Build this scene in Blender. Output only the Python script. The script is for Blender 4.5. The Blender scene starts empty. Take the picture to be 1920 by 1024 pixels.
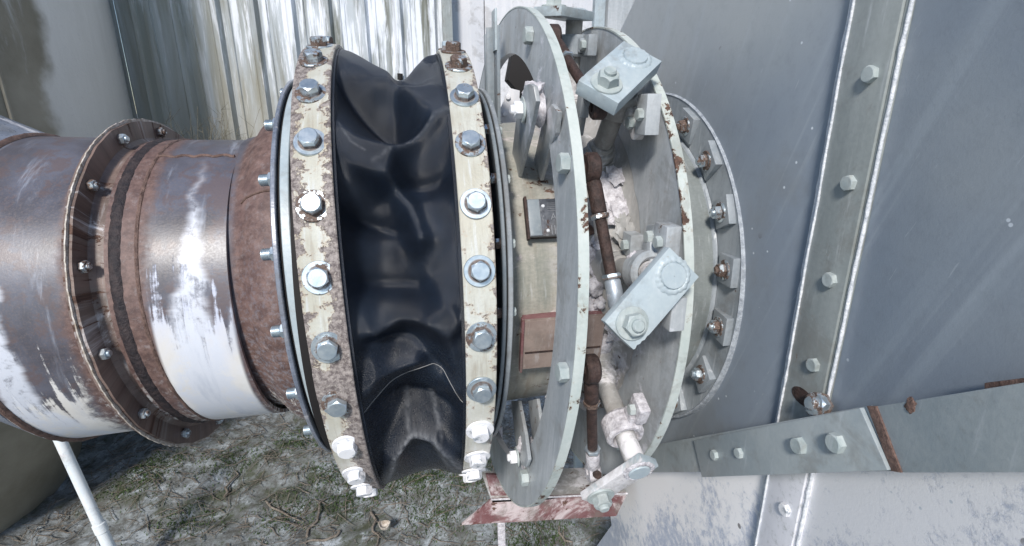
import bpy, bmesh, math, random
import numpy as np
from mathutils import Vector, Matrix, noise as mnoise
random.seed(7); np.random.seed(7)
S = bpy.context.scene
# ------------------------------------------------------------------ camera, light, sky
H = 1.5
AZ = H - .2926                       # height of the duct axis; the axis runs along X at y = 1
PITCH, YAW, FPX = math.radians(17.38), math.radians(10.80), 958.
cd = bpy.data.cameras.new('camera'); cam = bpy.data.objects.new('camera', cd)
S.collection.objects.link(cam); S.camera = cam
cd.sensor_width = 36; cd.lens = FPX / 1920 * 36; cd.clip_start = .02; cd.clip_end = 3000
cam.location = (0, 0, H); cam.rotation_euler = (math.pi / 2 - PITCH, 0, -YAW)
SUN_AZ, SUN_EL = math.radians(-158), math.radians(38)     # azimuth measured from +Y towards +X
W = bpy.data.worlds.new('World'); S.world = W; W.use_nodes = True
wn = W.node_tree; wn.nodes.clear()
sk = wn.nodes.new('ShaderNodeTexSky'); sk.sky_type = 'NISHITA'; sk.sun_disc = False
sk.sun_elevation = SUN_EL; sk.sun_rotation = SUN_AZ; sk.air_density = 1.0; sk.dust_density = .4; sk.ozone_density = 2.2
bg = wn.nodes.new('ShaderNodeBackground'); bg.inputs[1].default_value = .115
wo = wn.nodes.new('ShaderNodeOutputWorld')
wn.links.new(sk.outputs[0], bg.inputs[0]); wn.links.new(bg.outputs[0], wo.inputs[0])
sl = bpy.data.lights.new('sun', 'SUN'); so = bpy.data.objects.new('sun', sl); S.collection.objects.link(so)
sl.energy = 3.1; sl.angle = math.radians(9); sl.color = (1, .95, .89)
sd = Vector((math.sin(SUN_AZ) * math.cos(SUN_EL), math.cos(SUN_AZ) * math.cos(SUN_EL), math.sin(SUN_EL)))
so.rotation_euler = sd.to_track_quat('Z', 'Y').to_euler()
S.view_settings.view_transform = 'Standard'; S.view_settings.look = 'None'
S.view_settings.gamma = 1; S.view_settings.use_curve_mapping = False
S.view_settings.exposure = .38

# ------------------------------------------------------------------ measuring helpers (rays of the photograph met with real planes)
cy_, sy_, cp_, sp_ = math.cos(YAW), math.sin(YAW), math.cos(PITCH), math.sin(PITCH)
CF = Vector((sy_ * cp_, cy_ * cp_, -sp_)); CR = Vector((cy_, -sy_, 0)); CU = CR.cross(CF)
CO = Vector((0, 0, H))
def ray(px, py): return (CF + CR * ((px - 960) / FPX) + CU * ((512 - py) / FPX)).normalized()
def on_x(px, py, x): d = ray(px, py); return CO + d * (x / d.x)
def on_y(px, py, y): d = ray(px, py); return CO + d * (y / d.y)
def on_z(px, py, z): d = ray(px, py); return CO + d * ((z - H) / d.z)
def on_cyl(px, py, r):
    d = ray(px, py); o = (-1., H - AZ)
    a = d.y * d.y + d.z * d.z; b = 2 * (o[0] * d.y + o[1] * d.z); c = o[0] ** 2 + o[1] ** 2 - r * r
    D = max(b * b - 4 * a * c, 0); t = (-b - math.sqrt(D)) / 2 / a
    P = CO + d * t
    return P.x, math.atan2(P.z - AZ, 1 - P.y)

# ------------------------------------------------------------------ node helpers
class V:
    def __init__(s, g, o): s.g = g; s.o = o
    def _m(s, op, b=None, c=None, clamp=False):
        n = s.g.nt.nodes.new('ShaderNodeMath'); n.operation = op; n.use_clamp = clamp
        s.g.put(n.inputs[0], s)
        if b is not None: s.g.put(n.inputs[1], b)
        if c is not None: s.g.put(n.inputs[2], c)
        return V(s.g, n.outputs[0])
    def __add__(s, b): return s._m('ADD', b)
    def __sub__(s, b): return s._m('SUBTRACT', b)
    def __mul__(s, b): return s._m('MULTIPLY', b)
    __radd__ = __add__; __rmul__ = __mul__
    def __rsub__(s, b): return (s * -1) + b
    def abs(s): return s._m('ABSOLUTE')
    def max(s, b): return s._m('MAXIMUM', b)
    def min(s, b): return s._m('MINIMUM', b)
    def st(s, a, b):                      # smooth step from a to b (a may exceed b)
        n = s.g.nt.nodes.new('ShaderNodeMapRange'); n.interpolation_type = 'SMOOTHSTEP'
        s.g.put(n.inputs[0], s)
        if a <= b: v = (a, b, 0, 1)
        else: v = (b, a, 1, 0)
        for i in range(4): n.inputs[i + 1].default_value = v[i]
        return V(s.g, n.outputs[0])
    def band(s, a, b, e): return s.st(a - e, a + e) * s.st(b + e, b - e)
class G:
    def __init__(g, name):
        m = bpy.data.materials.new(name); m.use_nodes = True; g.m = m; g.nt = m.node_tree; g.nt.nodes.clear()
        g.out = g.nt.nodes.new('ShaderNodeOutputMaterial'); g.b = g.nt.nodes.new('ShaderNodeBsdfPrincipled')
        g.nt.links.new(g.b.outputs[0], g.out.inputs[0])
        ge = g.nt.nodes.new('ShaderNodeNewGeometry'); g.P = V(g, ge.outputs['Position'])
        sp = g.nt.nodes.new('ShaderNodeSeparateXYZ'); g.put(sp.inputs[0], g.P)
        g.x, g.y, g.z = [V(g, o) for o in sp.outputs]
        g._th = None
    def put(g, inp, v):
        if isinstance(v, V): g.nt.links.new(v.o, inp)
        elif isinstance(v, (tuple, list)) and len(v) == 3 and inp.type == 'RGBA': inp.default_value = (*v, 1)
        else: inp.default_value = v
    @property
    def th(g):                            # angle round the duct axis, 0 towards the viewer's side, + upwards
        if g._th is None: g._th = (g.z - AZ)._m('ARCTAN2', 1 - g.y)
        return g._th
    def vec(g, x, y, z):
        n = g.nt.nodes.new('ShaderNodeCombineXYZ')
        for i, v in enumerate((x, y, z)): g.put(n.inputs[i], v)
        return V(g, n.outputs[0])
    def obj(g, rnd=True):                 # object space coordinates shifted by a random per object
        t = g.nt.nodes.new('ShaderNodeTexCoord'); o = V(g, t.outputs['Object'])
        i = g.nt.nodes.new('ShaderNodeObjectInfo'); g.rnd = V(g, i.outputs['Random'])
        n = g.nt.nodes.new('ShaderNodeVectorMath'); n.operation = 'ADD'
        g.put(n.inputs[0], o); g.put(n.inputs[1], g.vec(g.rnd * 37, g.rnd * 91, g.rnd * 13))
        return V(g, n.outputs[0])
    def noise(g, vec=None, scale=5, detail=4, rough=.55, dist=0):
        n = g.nt.nodes.new('ShaderNodeTexNoise'); g.put(n.inputs['Vector'], vec or g.P)
        n.inputs['Scale'].default_value = scale; n.inputs['Detail'].default_value = detail
        n.inputs['Roughness'].default_value = rough; n.inputs['Distortion'].default_value = dist
        return V(g, n.outputs[0])
    def vor(g, vec=None, scale=5, feature='F1'):
        n = g.nt.nodes.new('ShaderNodeTexVoronoi'); g.put(n.inputs['Vector'], vec or g.P)
        n.inputs['Scale'].default_value = scale; n.feature = feature
        return V(g, n.outputs[0])
    def mix(g, f, a, b):
        n = g.nt.nodes.new('ShaderNodeMix'); n.data_type = 'RGBA'; n.clamp_factor = True
        g.put(n.inputs[0], f); g.put(n.inputs[6], a); g.put(n.inputs[7], b)
        return V(g, n.outputs[2])
    def fin(g, col, rough=.5, metal=0, bump=None, dist=.001, strength=1, spec=.5, coat=None):
        g.put(g.b.inputs['Base Color'], col); g.put(g.b.inputs['Roughness'], rough); g.put(g.b.inputs['Metallic'], metal)
        g.put(g.b.inputs['Specular IOR Level'], spec)
        if coat is not None: g.put(g.b.inputs['Coat Weight'], coat); g.b.inputs['Coat Roughness'].default_value = .15
        if bump is not None:
            n = g.nt.nodes.new('ShaderNodeBump'); n.inputs['Distance'].default_value = dist; n.inputs['Strength'].default_value = strength
            g.put(n.inputs['Height'], bump); g.nt.links.new(n.outputs[0], g.b.inputs['Normal'])
        return g.m

RUST = (.060, .034, .026); RUST2 = (.15, .085, .06)
def painted(name, c1, c2, rust=.0, dust=.0, rough=.45, streak=.3, dustcol=(.72, .70, .71), around=False, metal=0, seed=0, big=6, drip=None, below=None, grime=.35, dustx=None):
    """Old paint: two tones, run marks, chipped rust spots and pale dust."""
    g = G(name)
    if around: v = g.vec(g.x + seed, g.th * .45, g._th * .02)
    else: v = g.vec(g.x + seed, g.y, g.z)
    vs = g.vec((g.x + seed) * 9, g.y * 9, g.z * .9) if not around else g.vec((g.x + seed) * 12, g.th * .35, 0)
    a = g.noise(v, big, 5, .6); s = g.noise(vs, 5, 5, .6)
    fine = g.noise(v, 170, 3, .6)
    col = g.mix((a * (1 - streak) + s * streak + (fine - .5) * .25).st(.32, .68), c1, c2)
    sm = g.noise(v, 38, 8, .68, .3); lg = g.noise(v, 4.5, 2)
    col = g.mix((g.noise(vs, 11, 6, .62).st(.56, .72)) * (.55 * streak + .1), col, (.66, .68, .70))
    if drip: col = g.mix(g.noise(vs, 3.3, 5, .6).st(.52, .70) * .6, col, drip)
    dm = (g.noise(v, 7, 7, .72, .6) + lg * .2).st(.83 - dust, .93 - dust) if dust > 0 else None
    if dm is not None: col = g.mix(dm * .92, col, dustcol)
    gm = g.noise(v, 16, 8, .72, .4); col = g.mix((gm + (lg - .5) * .4).st(.50, .66) * grime, col, (.16, .145, .125))
    if dustx: col = g.mix((g.x + (gm - .5) * .10).st(dustx, dustx + .07) * g.noise(v, 34, 9, .8).st(.40, .56) * .85, col, (.60, .58, .62))
    if below: col = g.mix((g.z + (g.y - .5) * .8).st(below, below - .04) * g.noise(v, 50, 8, .75).st(.25, .5), col, (.74, .74, .78))  # whitening below a slanted line: light there put into the colour, with dust
    rm = (sm + (lg - .5) * .45).st(.80 - rust, .815 - rust)
    rim = (sm + (lg - .5) * .45).st(.75 - rust, .80 - rust)
    rc = g.mix(g.noise(v, 90, 5, .7).st(.35, .65), RUST, RUST2)
    col = g.mix(rim * .35, col, (c1[0] * .8 + .03, c1[1] * .62, c1[2] * .45))
    col = g.mix(rm, col, rc)
    ro = rm * .35 + rough + (fine - .5) * .25
    if dm is not None: ro = ro + dm * .3
    h = (1 - rm) * .5 + fine * .22 + g.noise(v, 45, 3) * .35
    if dm is not None: h = h + dm * g.noise(v, 120, 4) * .8
    return g.fin(col, ro, metal, h, .0012, .8)

M = {}
M['grey'] = painted('grey_green_paint', (.33, .36, .38), (.49, .515, .535), rust=.11, rough=.38, streak=.6, big=4, dust=.15, below=.96, dustcol=(.66, .67, .72))
M['rim'] = painted('pale_green_paint', (.43, .49, .47), (.56, .60, .575), rust=.19, rough=.45, streak=.4, seed=3)
M['plate'] = painted('pale_blue_grey_paint', (.36, .43, .47), (.46, .52, .54), rust=.11, rough=.42, streak=.3, seed=7, big=9)
M['platedust'] = painted('caked_plate_paint', (.36, .43, .47), (.46, .52, .54), rust=.1, dust=.30, rough=.5, seed=17, big=9)
M['greydust'] = painted('dusty_grey_paint', (.27, .27, .26), (.40, .385, .37), rust=.12, dust=.22, rough=.55, streak=.5, seed=5)
M['drum'] = painted('drum_paint', (.22, .23, .20), (.40, .38, .33), rust=.14, dust=.17, rough=.5, streak=.5, around=True, seed=2, dustcol=(.62, .55, .53), drip=(.24, .19, .14), dustx=.19)
M['drum2'] = painted('olive_drum_paint', (.17, .19, .19), (.26, .285, .28), rust=.05, dust=.05, rough=.4, streak=.3, around=True, seed=9)
M['flange'] = painted('flange_blue_paint', (.22, .25, .275), (.34, .37, .395), rust=.05, dust=.06, rough=.33, streak=.6, seed=11)
M['white'] = painted('white_wall_paint', (.58, .59, .62), (.70, .69, .70), rust=.04, rough=.6, streak=.5, seed=1, big=2)
M['redwhite'] = painted('worn_red_oxide', (.14, .055, .058), (.23, .12, .12), rust=.16, dust=.24, rough=.7, streak=.2, seed=4, dustcol=(.55, .48, .48), big=14, grime=.6)
M['bluegrey'] = painted('dull_blue_paint', (.12, .14, .18), (.27, .30, .37), rust=.08, dust=.16, rough=.3, streak=.4, around=True, seed=14)
M['darkpaint'] = painted('dark_brown_paint', (.10, .068, .058), (.23, .165, .14), rust=.17, dust=.15, rough=.5, streak=.3, around=True, seed=21, big=15)
M['conduit'] = painted('white_conduit_paint', (.62, .70, .76), (.78, .80, .80), rust=.05, dust=.2, rough=.5, streak=.2, seed=31)
M['post'] = painted('blue_grey_steel', (.17, .21, .24), (.28, .31, .33), rust=.14, rough=.4, streak=.4, seed=25)

def m_band(name, seed, rust):
    g = G(name); v = g.vec(g.x + seed, g.th * .4, 0)
    xm = -.1205 if seed == 1 else .071
    edge = (g.x + g.th * (-.0 if seed == 1 else 0) - xm).abs()
    n = g.noise(v, 55, 9, .72, .2); lg = g.noise(v, 9, 3)
    fine = g.noise(v, 260, 4, .7)
    r = (n + edge * rust * 9 + (lg - .5) * .35 + (rust - 1) * .10)
    if seed == 1: r = r + g.th.band(-.17, -.02, .05) * .22
    rm = r.st(.655, .675); cream = g.mix(lg.st(.3, .7), (.44, .42, .34), (.58, .59, .54))
    run = g.noise(g.vec(g.x * 22 + seed, g.th * .8, 0), 6, 5, .65); cream = g.mix(run.st(.50, .68) * .55, cream, (.30, .25, .19)); cream = g.mix(run.st(.46, .34) * .6, cream, (.60, .63, .64))
    cream = g.mix(fine.st(.3, .8) * .5, cream, (.40, .40, .36))
    dust = g.th.st(-.15, -.75) * g.noise(v, 14, 6, .65).st(.32, .62)  # whiter towards the bottom: light from below put into the band colour
    cream = g.mix(dust * .8, cream, (.80, .78, .76))
    drk = g.mix(g.noise(v, 120, 6, .75).st(.38, .62), (.10, .08, .078), (.33, .29, .27))
    drk = g.mix(g.noise(v, 330, 3, .7).st(.56, .68) * .7, drk, (.50, .46, .40))
    col = g.mix(rm, cream, drk)
    halo = r.st(.60, .66) * (1 - rm); col = g.mix(halo * .5, col, (.42, .28, .18))
    return g.fin(col, rm * .25 + .42, 0, (1 - rm) * .6 + fine * .4 + n * .3, .0011, .9)
M['band1'] = m_band('cream_band_flaking', 1, 1.15); M['band2'] = m_band('cream_band_worn', 2, .70)

def m_bolt(name, rusty):
    g = G(name); o = g.obj(); n = g.noise(o, 60, 7, .7); f = g.noise(o, 400, 3)
    rm = (n + g.rnd * .12 + rusty).st(.74, .80)
    zc = g.mix(g.noise(o, 90, 3).st(.3, .7), (.44, .52, .58), (.62, .68, .71))
    rc = g.mix(f.st(.3, .7), (.06, .04, .032), (.18, .125, .10))
    g.put(g.b.inputs['Base Color'], g.mix(rm, zc, rc))
    rad = g.nt.nodes.new('ShaderNodeTexCoord'); sp = g.nt.nodes.new('ShaderNodeSeparateXYZ'); g.put(sp.inputs[0], V(g, rad.outputs['Object']))
    ox, oy, oz = [V(g, q) for q in sp.outputs]; rr = (ox * ox + oy * oy)._m('SQRT')
    stain = rr.band(.0108, .0150, .0012) * oz.st(.006, .0035) * (n + g.rnd * .25).st(.38, .58)
    rm = (rm + stain * .9).min(1)
    return g.fin(g.mix(rm, zc, rc), rm * .35 + .37 + (f - .5) * .15, (1 - rm) * .8, n * .6 + f * .3, .0002, .6)
M['bolt'] = m_bolt('zinc_plated', .0); M['boltrust'] = m_bolt('rusted_zinc', .20)
M['boltpaint'] = painted('painted_bolt', (.33, .385, .385), (.46, .50, .49), rust=.12, dust=.1, rough=.4, seed=2, big=40)
M['sleevezinc'] = painted('worn_zinc_sleeve', (.32, .36, .40), (.50, .54, .58), rust=.2, dust=.25, rough=.4, seed=12, big=40, metal=.4)
def m_white_bolt():  # low bolts whitened: light from below painted in, along with dust
    g = G('dusty_lit_bolt'); o = g.obj(); n = g.noise(o, 70, 6, .7)
    c = g.mix(n.st(.55, .68), (.80, .80, .82), (.42, .46, .50))
    return g.fin(c, .5, n.st(.5, .7) * .5, n, .001, .9)
M['boltwhite'] = m_white_bolt()

def m_rubber():
    g = G('black_rubber_fabric'); v = g.vec(g.x, g.th * .37, 0)
    a = (g.x + g.th * .37) * 2700; b = (g.x - g.th * .37) * 2700
    weave = (a._m('SINE') * b._m('SINE')).abs()
    n = g.noise(v, 9, 5, .6); f = g.noise(v, 300, 3)
    col = g.mix(n.st(.35, .65), (.005, .008, .015), (.012, .019, .033))
    at = g.nt.nodes.new('ShaderNodeAttribute'); at.attribute_name = 'pale_line'; sc = V(g, at.outputs['Fac'])
    sm = sc * (g.noise(g.vec(g.x * 6, g.th * 2, 0), 26, 7, .72).st(.30, .80))
    col = g.mix(sm * .9, col, (.34, .35, .37))
    st = g.noise(g.vec(g.x * 60, g.th * 1.3, 0), 3, 6, .7).st(.60, .75) * g.th.band(-.55, -.22, .08) * .14
    col = g.mix(st, col, (.22, .25, .29))
    low = g.th.st(-.62, -.95) * n.st(.3, .6)
    
    return g.fin(col, .34 - g.th.st(.25, -.1) * .06 + (f - .5) * .15 + sm * .3, 0, weave * .6 + f * .25, .0008, .6, spec=.5)
M['rubber'] = m_rubber()

def x_seg(g): return g.x.band(-.376, -.266, .003)
def m_duct():
    g = G('weathered_duct_paint'); th = g.th; v = g.vec(g.x, th * .25, 0)
    n = g.noise(v, 8, 6, .62, .3); n2 = g.noise(v, 30, 8, .72, .2); f = g.noise(v, 300, 4, .7); flk = g.noise(v, 62, 9, .82, .3)
    vs = g.vec(g.x * 7, th * .25, 0); ns = g.noise(vs, 5, 6, .65, .4)
    steel = g.mix(n.st(.32, .68), (.060, .056, .066), (.125, .13, .165))
    steel = g.mix(f.st(.45, .8) * .5, steel, (.20, .15, .13))
    steel = g.mix((n2 + (n - .5) * .6).st(.50, .60) * .6, steel, (.12, .08, .072))
    brown = g.mix(g.noise(v, 60, 8, .75).st(.35, .68), (.075, .042, .036), (.20, .125, .105))
    brown = g.mix(n.st(.4, .7) * .4, brown, (.13, .075, .072))
    brown = g.mix(flk.st(.52, .62) * (.25 + g.th.st(.2, -.5) * .45), brown, (.33, .30, .30))
    zb = g.x.band(-.492, -.352, .012); zh = g.x.st(-.272, -.258)
    zone = (zb + zh).min(1)
    e = (g.noise(v, 16, 8, .7) - .5) * .09 + (flk - .5) * .06
    zone = ((g.x + e * .45).band(-.478, -.372, .010) + zh).min(1)
    col = g.mix(zone, steel, brown)
    # flaked cream paint on the lower half, its whiteness also painting light from below
    drp = g.noise(g.vec(g.x * 26, th * .22, 2), 3.4, 6, .65); t = th + (n - .5) * .9 + (drp - .5) * 1.5 + (n2 - .5) * .4 + (flk - .5) * .55 + g.x.band(-.372, -.268, .003) * 0
    crm = t.st(.16, .0); crm2 = t.st(-.30, -.42)
    chip = g.noise(v, 75, 8, .8).st(.50, .54)
    seg = g.x.band(-.372, -.268, .003)
    left = (g.x + e * .9).st(-.478, -.50)
    hood = zh * t.st(-.62, -.8) * chip
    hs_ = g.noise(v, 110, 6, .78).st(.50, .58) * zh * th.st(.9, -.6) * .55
    cm = (seg * crm + left * crm2 + hood * .8 + (zone - zh) * t.st(-.35, -.75) * chip * .75).min(1)
    cc = g.mix(n.st(.35, .7), (.70, .67, .62), (.82, .81, .80))
    cc = g.mix(drp.st(.56, .70) * .45, cc, (.42, .36, .34)); cc = g.mix((th + (n - .5)).st(-.35, .25) * .8, cc, (.50, .54, .68))
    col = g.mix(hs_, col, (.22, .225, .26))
    col = g.mix(cm, col, cc)
    # vertical glare painted as a white streak down the middle of each length
    xx = g.x + (g.noise(g.vec(th * .5, 3.1, 0), 6, 5, .6) - .5) * .07
    wd = (.75 - th).max(0) * .034 + .0
    sp = (((xx + .318).abs() - wd).st(.010, -.008) * th.band(-.9, .95, .25) * (x_seg(g)) + ((xx + .555).abs() - (.5 - th).max(0) * .022).st(.008, -.004) * th.st(.42, .30)) * (n2 * .7 + ns * .5).st(.46, .62)
    col = g.mix(sp * .9, col, (.66, .69, .76))
    sh = (ns.st(.56, .74)) * (1 - zone) * .5
    col = g.mix(sh, col, (.44, .48, .56))
    ro = .38 + zone * .25 + cm * .05 + (f - .5) * .25
    return g.fin(col, ro, 0, cm * .8 + f * .3 + n2 * .6, .0007, .6, spec=.6)
M['duct'] = m_duct()

def m_weld(name, c1, c2):
    g = G(name); n = g.noise(None, 90, 6, .7)
    return g.fin(g.mix(n.st(.3, .7), c1, c2), .6, 0, g.noise(None, 160, 5, .7), .003, 1)
M['weldrust'] = m_weld('rusty_weld', (.085, .05, .04), (.20, .125, .10))
M['welddark'] = m_weld('dark_weld', (.012, .010, .014), (.05, .035, .035))
M['sealant'] = m_weld('white_sealant', (.55, .58, .62), (.85, .86, .88))
M['flangebead'] = m_weld('dulled_bead', (.26, .29, .33), (.50, .54, .58))
M['residue'] = m_weld('dried_white_residue', (.36, .34, .36), (.76, .74, .77))
M['brownpart'] = m_weld('brown_rusty_steel', (.022, .013, .011), (.070, .040, .033))
M['gap'] = G('gap_black').fin((.012, .010, .010), .8)  # plain near-black; on the liner it paints the shade of the hollow
M['thread'] = G('pale_thread').fin((.30, .30, .30), .8)
M['mark'] = G('stamped_mark').fin((.16, .22, .27), .5, .6)

def m_wall():
    g = G('housing_blue_grey_paint')
    # slanting reflections and a lighter sheen towards the top, painted into the panel colour
    u = (g.y * .93 + g.z * .37); w = (g.y * -.37 + g.z * .93)
    n = g.noise(None, 2.2, 4, .5); f = g.noise(None, 260, 3, .7)
    col = g.mix((n + (g.y - .7) * .35 + (g.z - 1.3) * .25).st(.35, .75), (.245, .285, .335), (.38, .405, .415))
    stv = g.vec(u * 12, w * .45, 3)
    s = g.noise(stv, 1.7, 3, .5)
    col = g.mix(s.st(.54, .66) * .26, col, (.46, .51, .55))
    s2 = g.noise(g.vec(u * 36, w * 1.0, 7), 1.4, 5, .6).st(.60, .74)
    col = g.mix(s2 * .3, col, (.42, .46, .50))
    mot = g.noise(None, 45, 6, .7); col = g.mix(mot.st(.45, .75) * .22, col, (.16, .18, .20)); scr = g.noise(g.vec(u * 60, w * 6, 1), 3, 3).st(.70, .73); col = g.mix(scr * .25, col, (.6, .63, .66))
    gr = g.noise(None, 3.5, 7, .7).st(.52, .68); col = g.mix(gr * .35, col, (.22, .225, .215))
    # sunlit wall below the brace, its brightness painted as dusty white
    below = (g.z + g.y * .80 - 1.44) * -1      # > 0 under the brace line
    dn = g.noise(None, 70, 9, .78, .2); dl = g.noise(None, 7, 5, .6)
    dm = below.st(-.02, .02) * (dn * .85 + dl * .75 - below * 1.5 + (g.y - .55) * .12).st(.48, .70)
    col = g.mix(dm, g.mix(below.st(-.02, .02), col, g.mix(dn.st(.4, .6), (.46, .51, .62), (.58, .62, .71))), (.86, .85, .86))
    spots = g.vor(None, 34).st(.075, .05) * g.noise(None, 9, 2).st(.50, .56)
    col = g.mix(spots, col, (.62, .66, .70))
    dk = g.vor(g.vec(g.x, g.y + 4, g.z), 21).st(.10, .08) * g.noise(g.vec(g.x, g.y + 2, g.z), 6, 2).st(.56, .60)
    col = g.mix(dk * .8, col, (.10, .09, .09))
    return g.fin(col, .34 + dm * .35 + (f - .5) * .15, 0, f * .25 + dm * .5 + g.noise(None, 14, 3) * .4, .0012, .6, spec=.5)
M['wall'] = m_wall()
M['strip'] = painted('olive_strip_paint', (.25, .275, .27), (.34, .365, .36), rust=.04, rough=.4, streak=.5, seed=6, big=3, below=1.05)
M['brace'] = painted('brace_paint', (.29, .335, .355), (.38, .415, .42), rust=.05, rough=.38, streak=.25, seed=8, big=5)

def m_corr():
    g = G('galvanised_sheet'); v = g.vec(g.x * 8, g.y, g.z * .55)
    s = g.noise(v, 2.4, 6, .62, .3); s2 = g.noise(g.vec(g.x * 9 + 4, 0, g.z * .7), 3.2, 7, .68); f = g.noise(None, 60, 4)
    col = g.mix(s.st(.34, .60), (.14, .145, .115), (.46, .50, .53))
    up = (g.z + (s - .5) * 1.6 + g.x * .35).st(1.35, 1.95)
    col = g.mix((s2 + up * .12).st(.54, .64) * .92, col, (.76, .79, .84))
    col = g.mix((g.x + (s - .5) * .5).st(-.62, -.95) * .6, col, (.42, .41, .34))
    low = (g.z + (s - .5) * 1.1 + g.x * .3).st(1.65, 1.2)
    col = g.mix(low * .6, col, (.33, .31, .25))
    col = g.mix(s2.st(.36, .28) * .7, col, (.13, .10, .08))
    return g.fin(col, .5 + (f - .5) * .2, 0, f, .002, .4)
M['corr'] = m_corr()
def m_tank():
    g = G('tank_olive_paint'); v = g.vec(g.x, g.y, g.z)
    s = g.noise(g.vec(g.x * 4, g.y * 4, g.z * .9), 5, 7, .68, .4); n = g.noise(v, 3, 5, .6); f = g.noise(v, 90, 4, .7)
    col = g.mix(n.st(.3, .7), (.20, .18, .135), (.36, .325, .26))
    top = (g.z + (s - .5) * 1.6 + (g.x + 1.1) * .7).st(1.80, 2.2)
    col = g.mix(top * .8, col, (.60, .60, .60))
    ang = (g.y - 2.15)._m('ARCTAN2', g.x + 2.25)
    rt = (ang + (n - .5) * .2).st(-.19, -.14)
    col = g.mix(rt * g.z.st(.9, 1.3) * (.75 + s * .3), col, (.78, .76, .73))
    col = g.mix(f.st(.6, .75) * .25, col, (.3, .3, .28))
    return g.fin(col, .5, 0, f, .002, .5)
M['tank'] = m_tank()
def m_ground():
    g = G('dusty_soil'); n = g.noise(None, 3.2, 8, .66, .5); f = g.noise(None, 38, 9, .78, .4); n3 = g.noise(None, 11, 6, .7, .3)
    col = g.mix((f * .6 + n3 * .5).st(.44, .66), (.10, .10, .09), (.34, .375, .395))
    col = g.mix((n + (f - .5) * .6).st(.50, .62) * .88, col, (.055, .062, .03))
    col = g.mix(n3.st(.56, .66) * .65, col, (.50, .55, .60))
    return g.fin(col, .9, 0, f * .5 + n3 * .7, .012, .8)
M['ground'] = m_ground()
M['twig'] = m_weld('dry_twig', (.09, .07, .05), (.30, .26, .22))
M['moss'] = m_weld('moss_green', (.018, .035, .008), (.07, .12, .03))
M['husk'] = m_weld('pale_husk', (.30, .24, .18), (.75, .70, .64))
M['weed'] = m_weld('dry_weed', (.10, .09, .06), (.30, .27, .2))

# ------------------------------------------------------------------ mesh helpers
class MB:
    def __init__(s): s.v = []; s.f = []
    def add(s, vs, fs):
        o = len(s.v); s.v += [tuple(p) for p in vs]; s.f += [tuple(i + o for i in f) for f in fs]; return s
    def loft(s, rings, n=160, t0=0, t1=2 * math.pi, closed=True):
        """rings: list of functions theta -> point; consecutive rings joined. closed: the profile returns to its start"""
        full = abs(t1 - t0 - 2 * math.pi) < 1e-6; m = n if full else n + 1; k = len(rings)
        vs = [r(t0 + (t1 - t0) * i / n) for r in rings for i in range(m)]
        fs = []
        for a in range(k if closed else k - 1):
            b = (a + 1) % k
            for i in range(n):
                j = (i + 1) % m
                fs.append((a * m + i, a * m + j, b * m + j, b * m + i))
        if not full and closed:
            fs.append(tuple(a * m for a in range(k))); fs.append(tuple(a * m + m - 1 for a in reversed(range(k))))
        return s.add(vs, fs)
    def prism(s, poly, ext):
        """poly: 3D points of one face, ext: extrusion vector"""
        n = len(poly); e = Vector(ext); vs = [Vector(p) for p in poly] + [Vector(p) + e for p in poly]
        fs = [tuple(range(n)), tuple(reversed(range(n, 2 * n)))] + [(i, i + n, (i + 1) % n + n, (i + 1) % n) for i in range(n)]
        return s.add(vs, fs)
    def box(s, c, a, b, d):
        c, a, b, d = map(Vector, (c, a, b, d))
        return s.prism([c - a - b - d, c + a - b - d, c + a + b - d, c - a + b - d], d * 2)
    def tube(s, pts, r, n=12, caps=True):
        pts = [Vector(p) for p in pts]; rs = r if isinstance(r, (list, tuple)) else [r] * len(pts)
        vs = []; up = None
        for i, p in enumerate(pts):
            t = (pts[min(i + 1, len(pts) - 1)] - pts[max(i - 1, 0)]).normalized()
            if up is None: up = t.orthogonal().normalized()
            up = (up - t * up.dot(t)).normalized(); w = t.cross(up)
            vs += [p + (up * math.cos(q) + w * math.sin(q)) * rs[i] for q in [2 * math.pi * j / n for j in range(n)]]
        fs = [(i * n + j, i * n + (j + 1) % n, (i + 1) * n + (j + 1) % n, (i + 1) * n + j) for i in range(len(pts) - 1) for j in range(n)]
        if caps: fs += [tuple(reversed(range(n))), tuple(range((len(pts) - 1) * n, len(pts) * n))]
        return s.add(vs, fs)
    def data(s, name, mat, bevel=0, smooth=32, segs=2):
        me = bpy.data.meshes.new(name); me.from_pydata([tuple(p) for p in s.v], [], s.f); me.validate()
        bm = bmesh.new(); bm.from_mesh(me); bmesh.ops.recalc_face_normals(bm, faces=bm.faces)
        if bevel:
            ed = [e for e in bm.edges if len(e.link_faces) == 2 and e.calc_face_angle(0) > .5]
            bmesh.ops.bevel(bm, geom=ed, offset=bevel, segments=segs, affect='EDGES', profile=.6, clamp_overlap=True)
        bm.to_mesh(me); bm.free()
        me.polygons.foreach_set('use_smooth', [True] * len(me.polygons)); me.set_sharp_from_angle(angle=math.radians(smooth))
        me.materials.append(mat); return me
def link(name, me, parent=None, mw=None, kind=None, label=None, local=False):
    o = bpy.data.objects.new(name, me); S.collection.objects.link(o)
    if parent is not None:
        o.parent = parent
        if not local: o.matrix_parent_inverse = PW[parent.name].inverted()
    if mw is not None: o.matrix_basis = mw
    PW[o.name] = (mw.copy() if mw is not None else Matrix.Identity(4))
    if local: PW[o.name] = PW[parent.name] @ PW[o.name]
    if kind: o['kind'] = kind
    if label: o['label'] = label
    return o
PW = {}
def thing(name, loc, label, cat, group=None):
    o = bpy.data.objects.new(name, None); S.collection.objects.link(o); o.location = loc
    o.empty_display_size = .05
    PW[o.name] = Matrix.Translation(loc); o['label'] = label; o['category'] = cat
    if group: o['group'] = group
    return o
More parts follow.
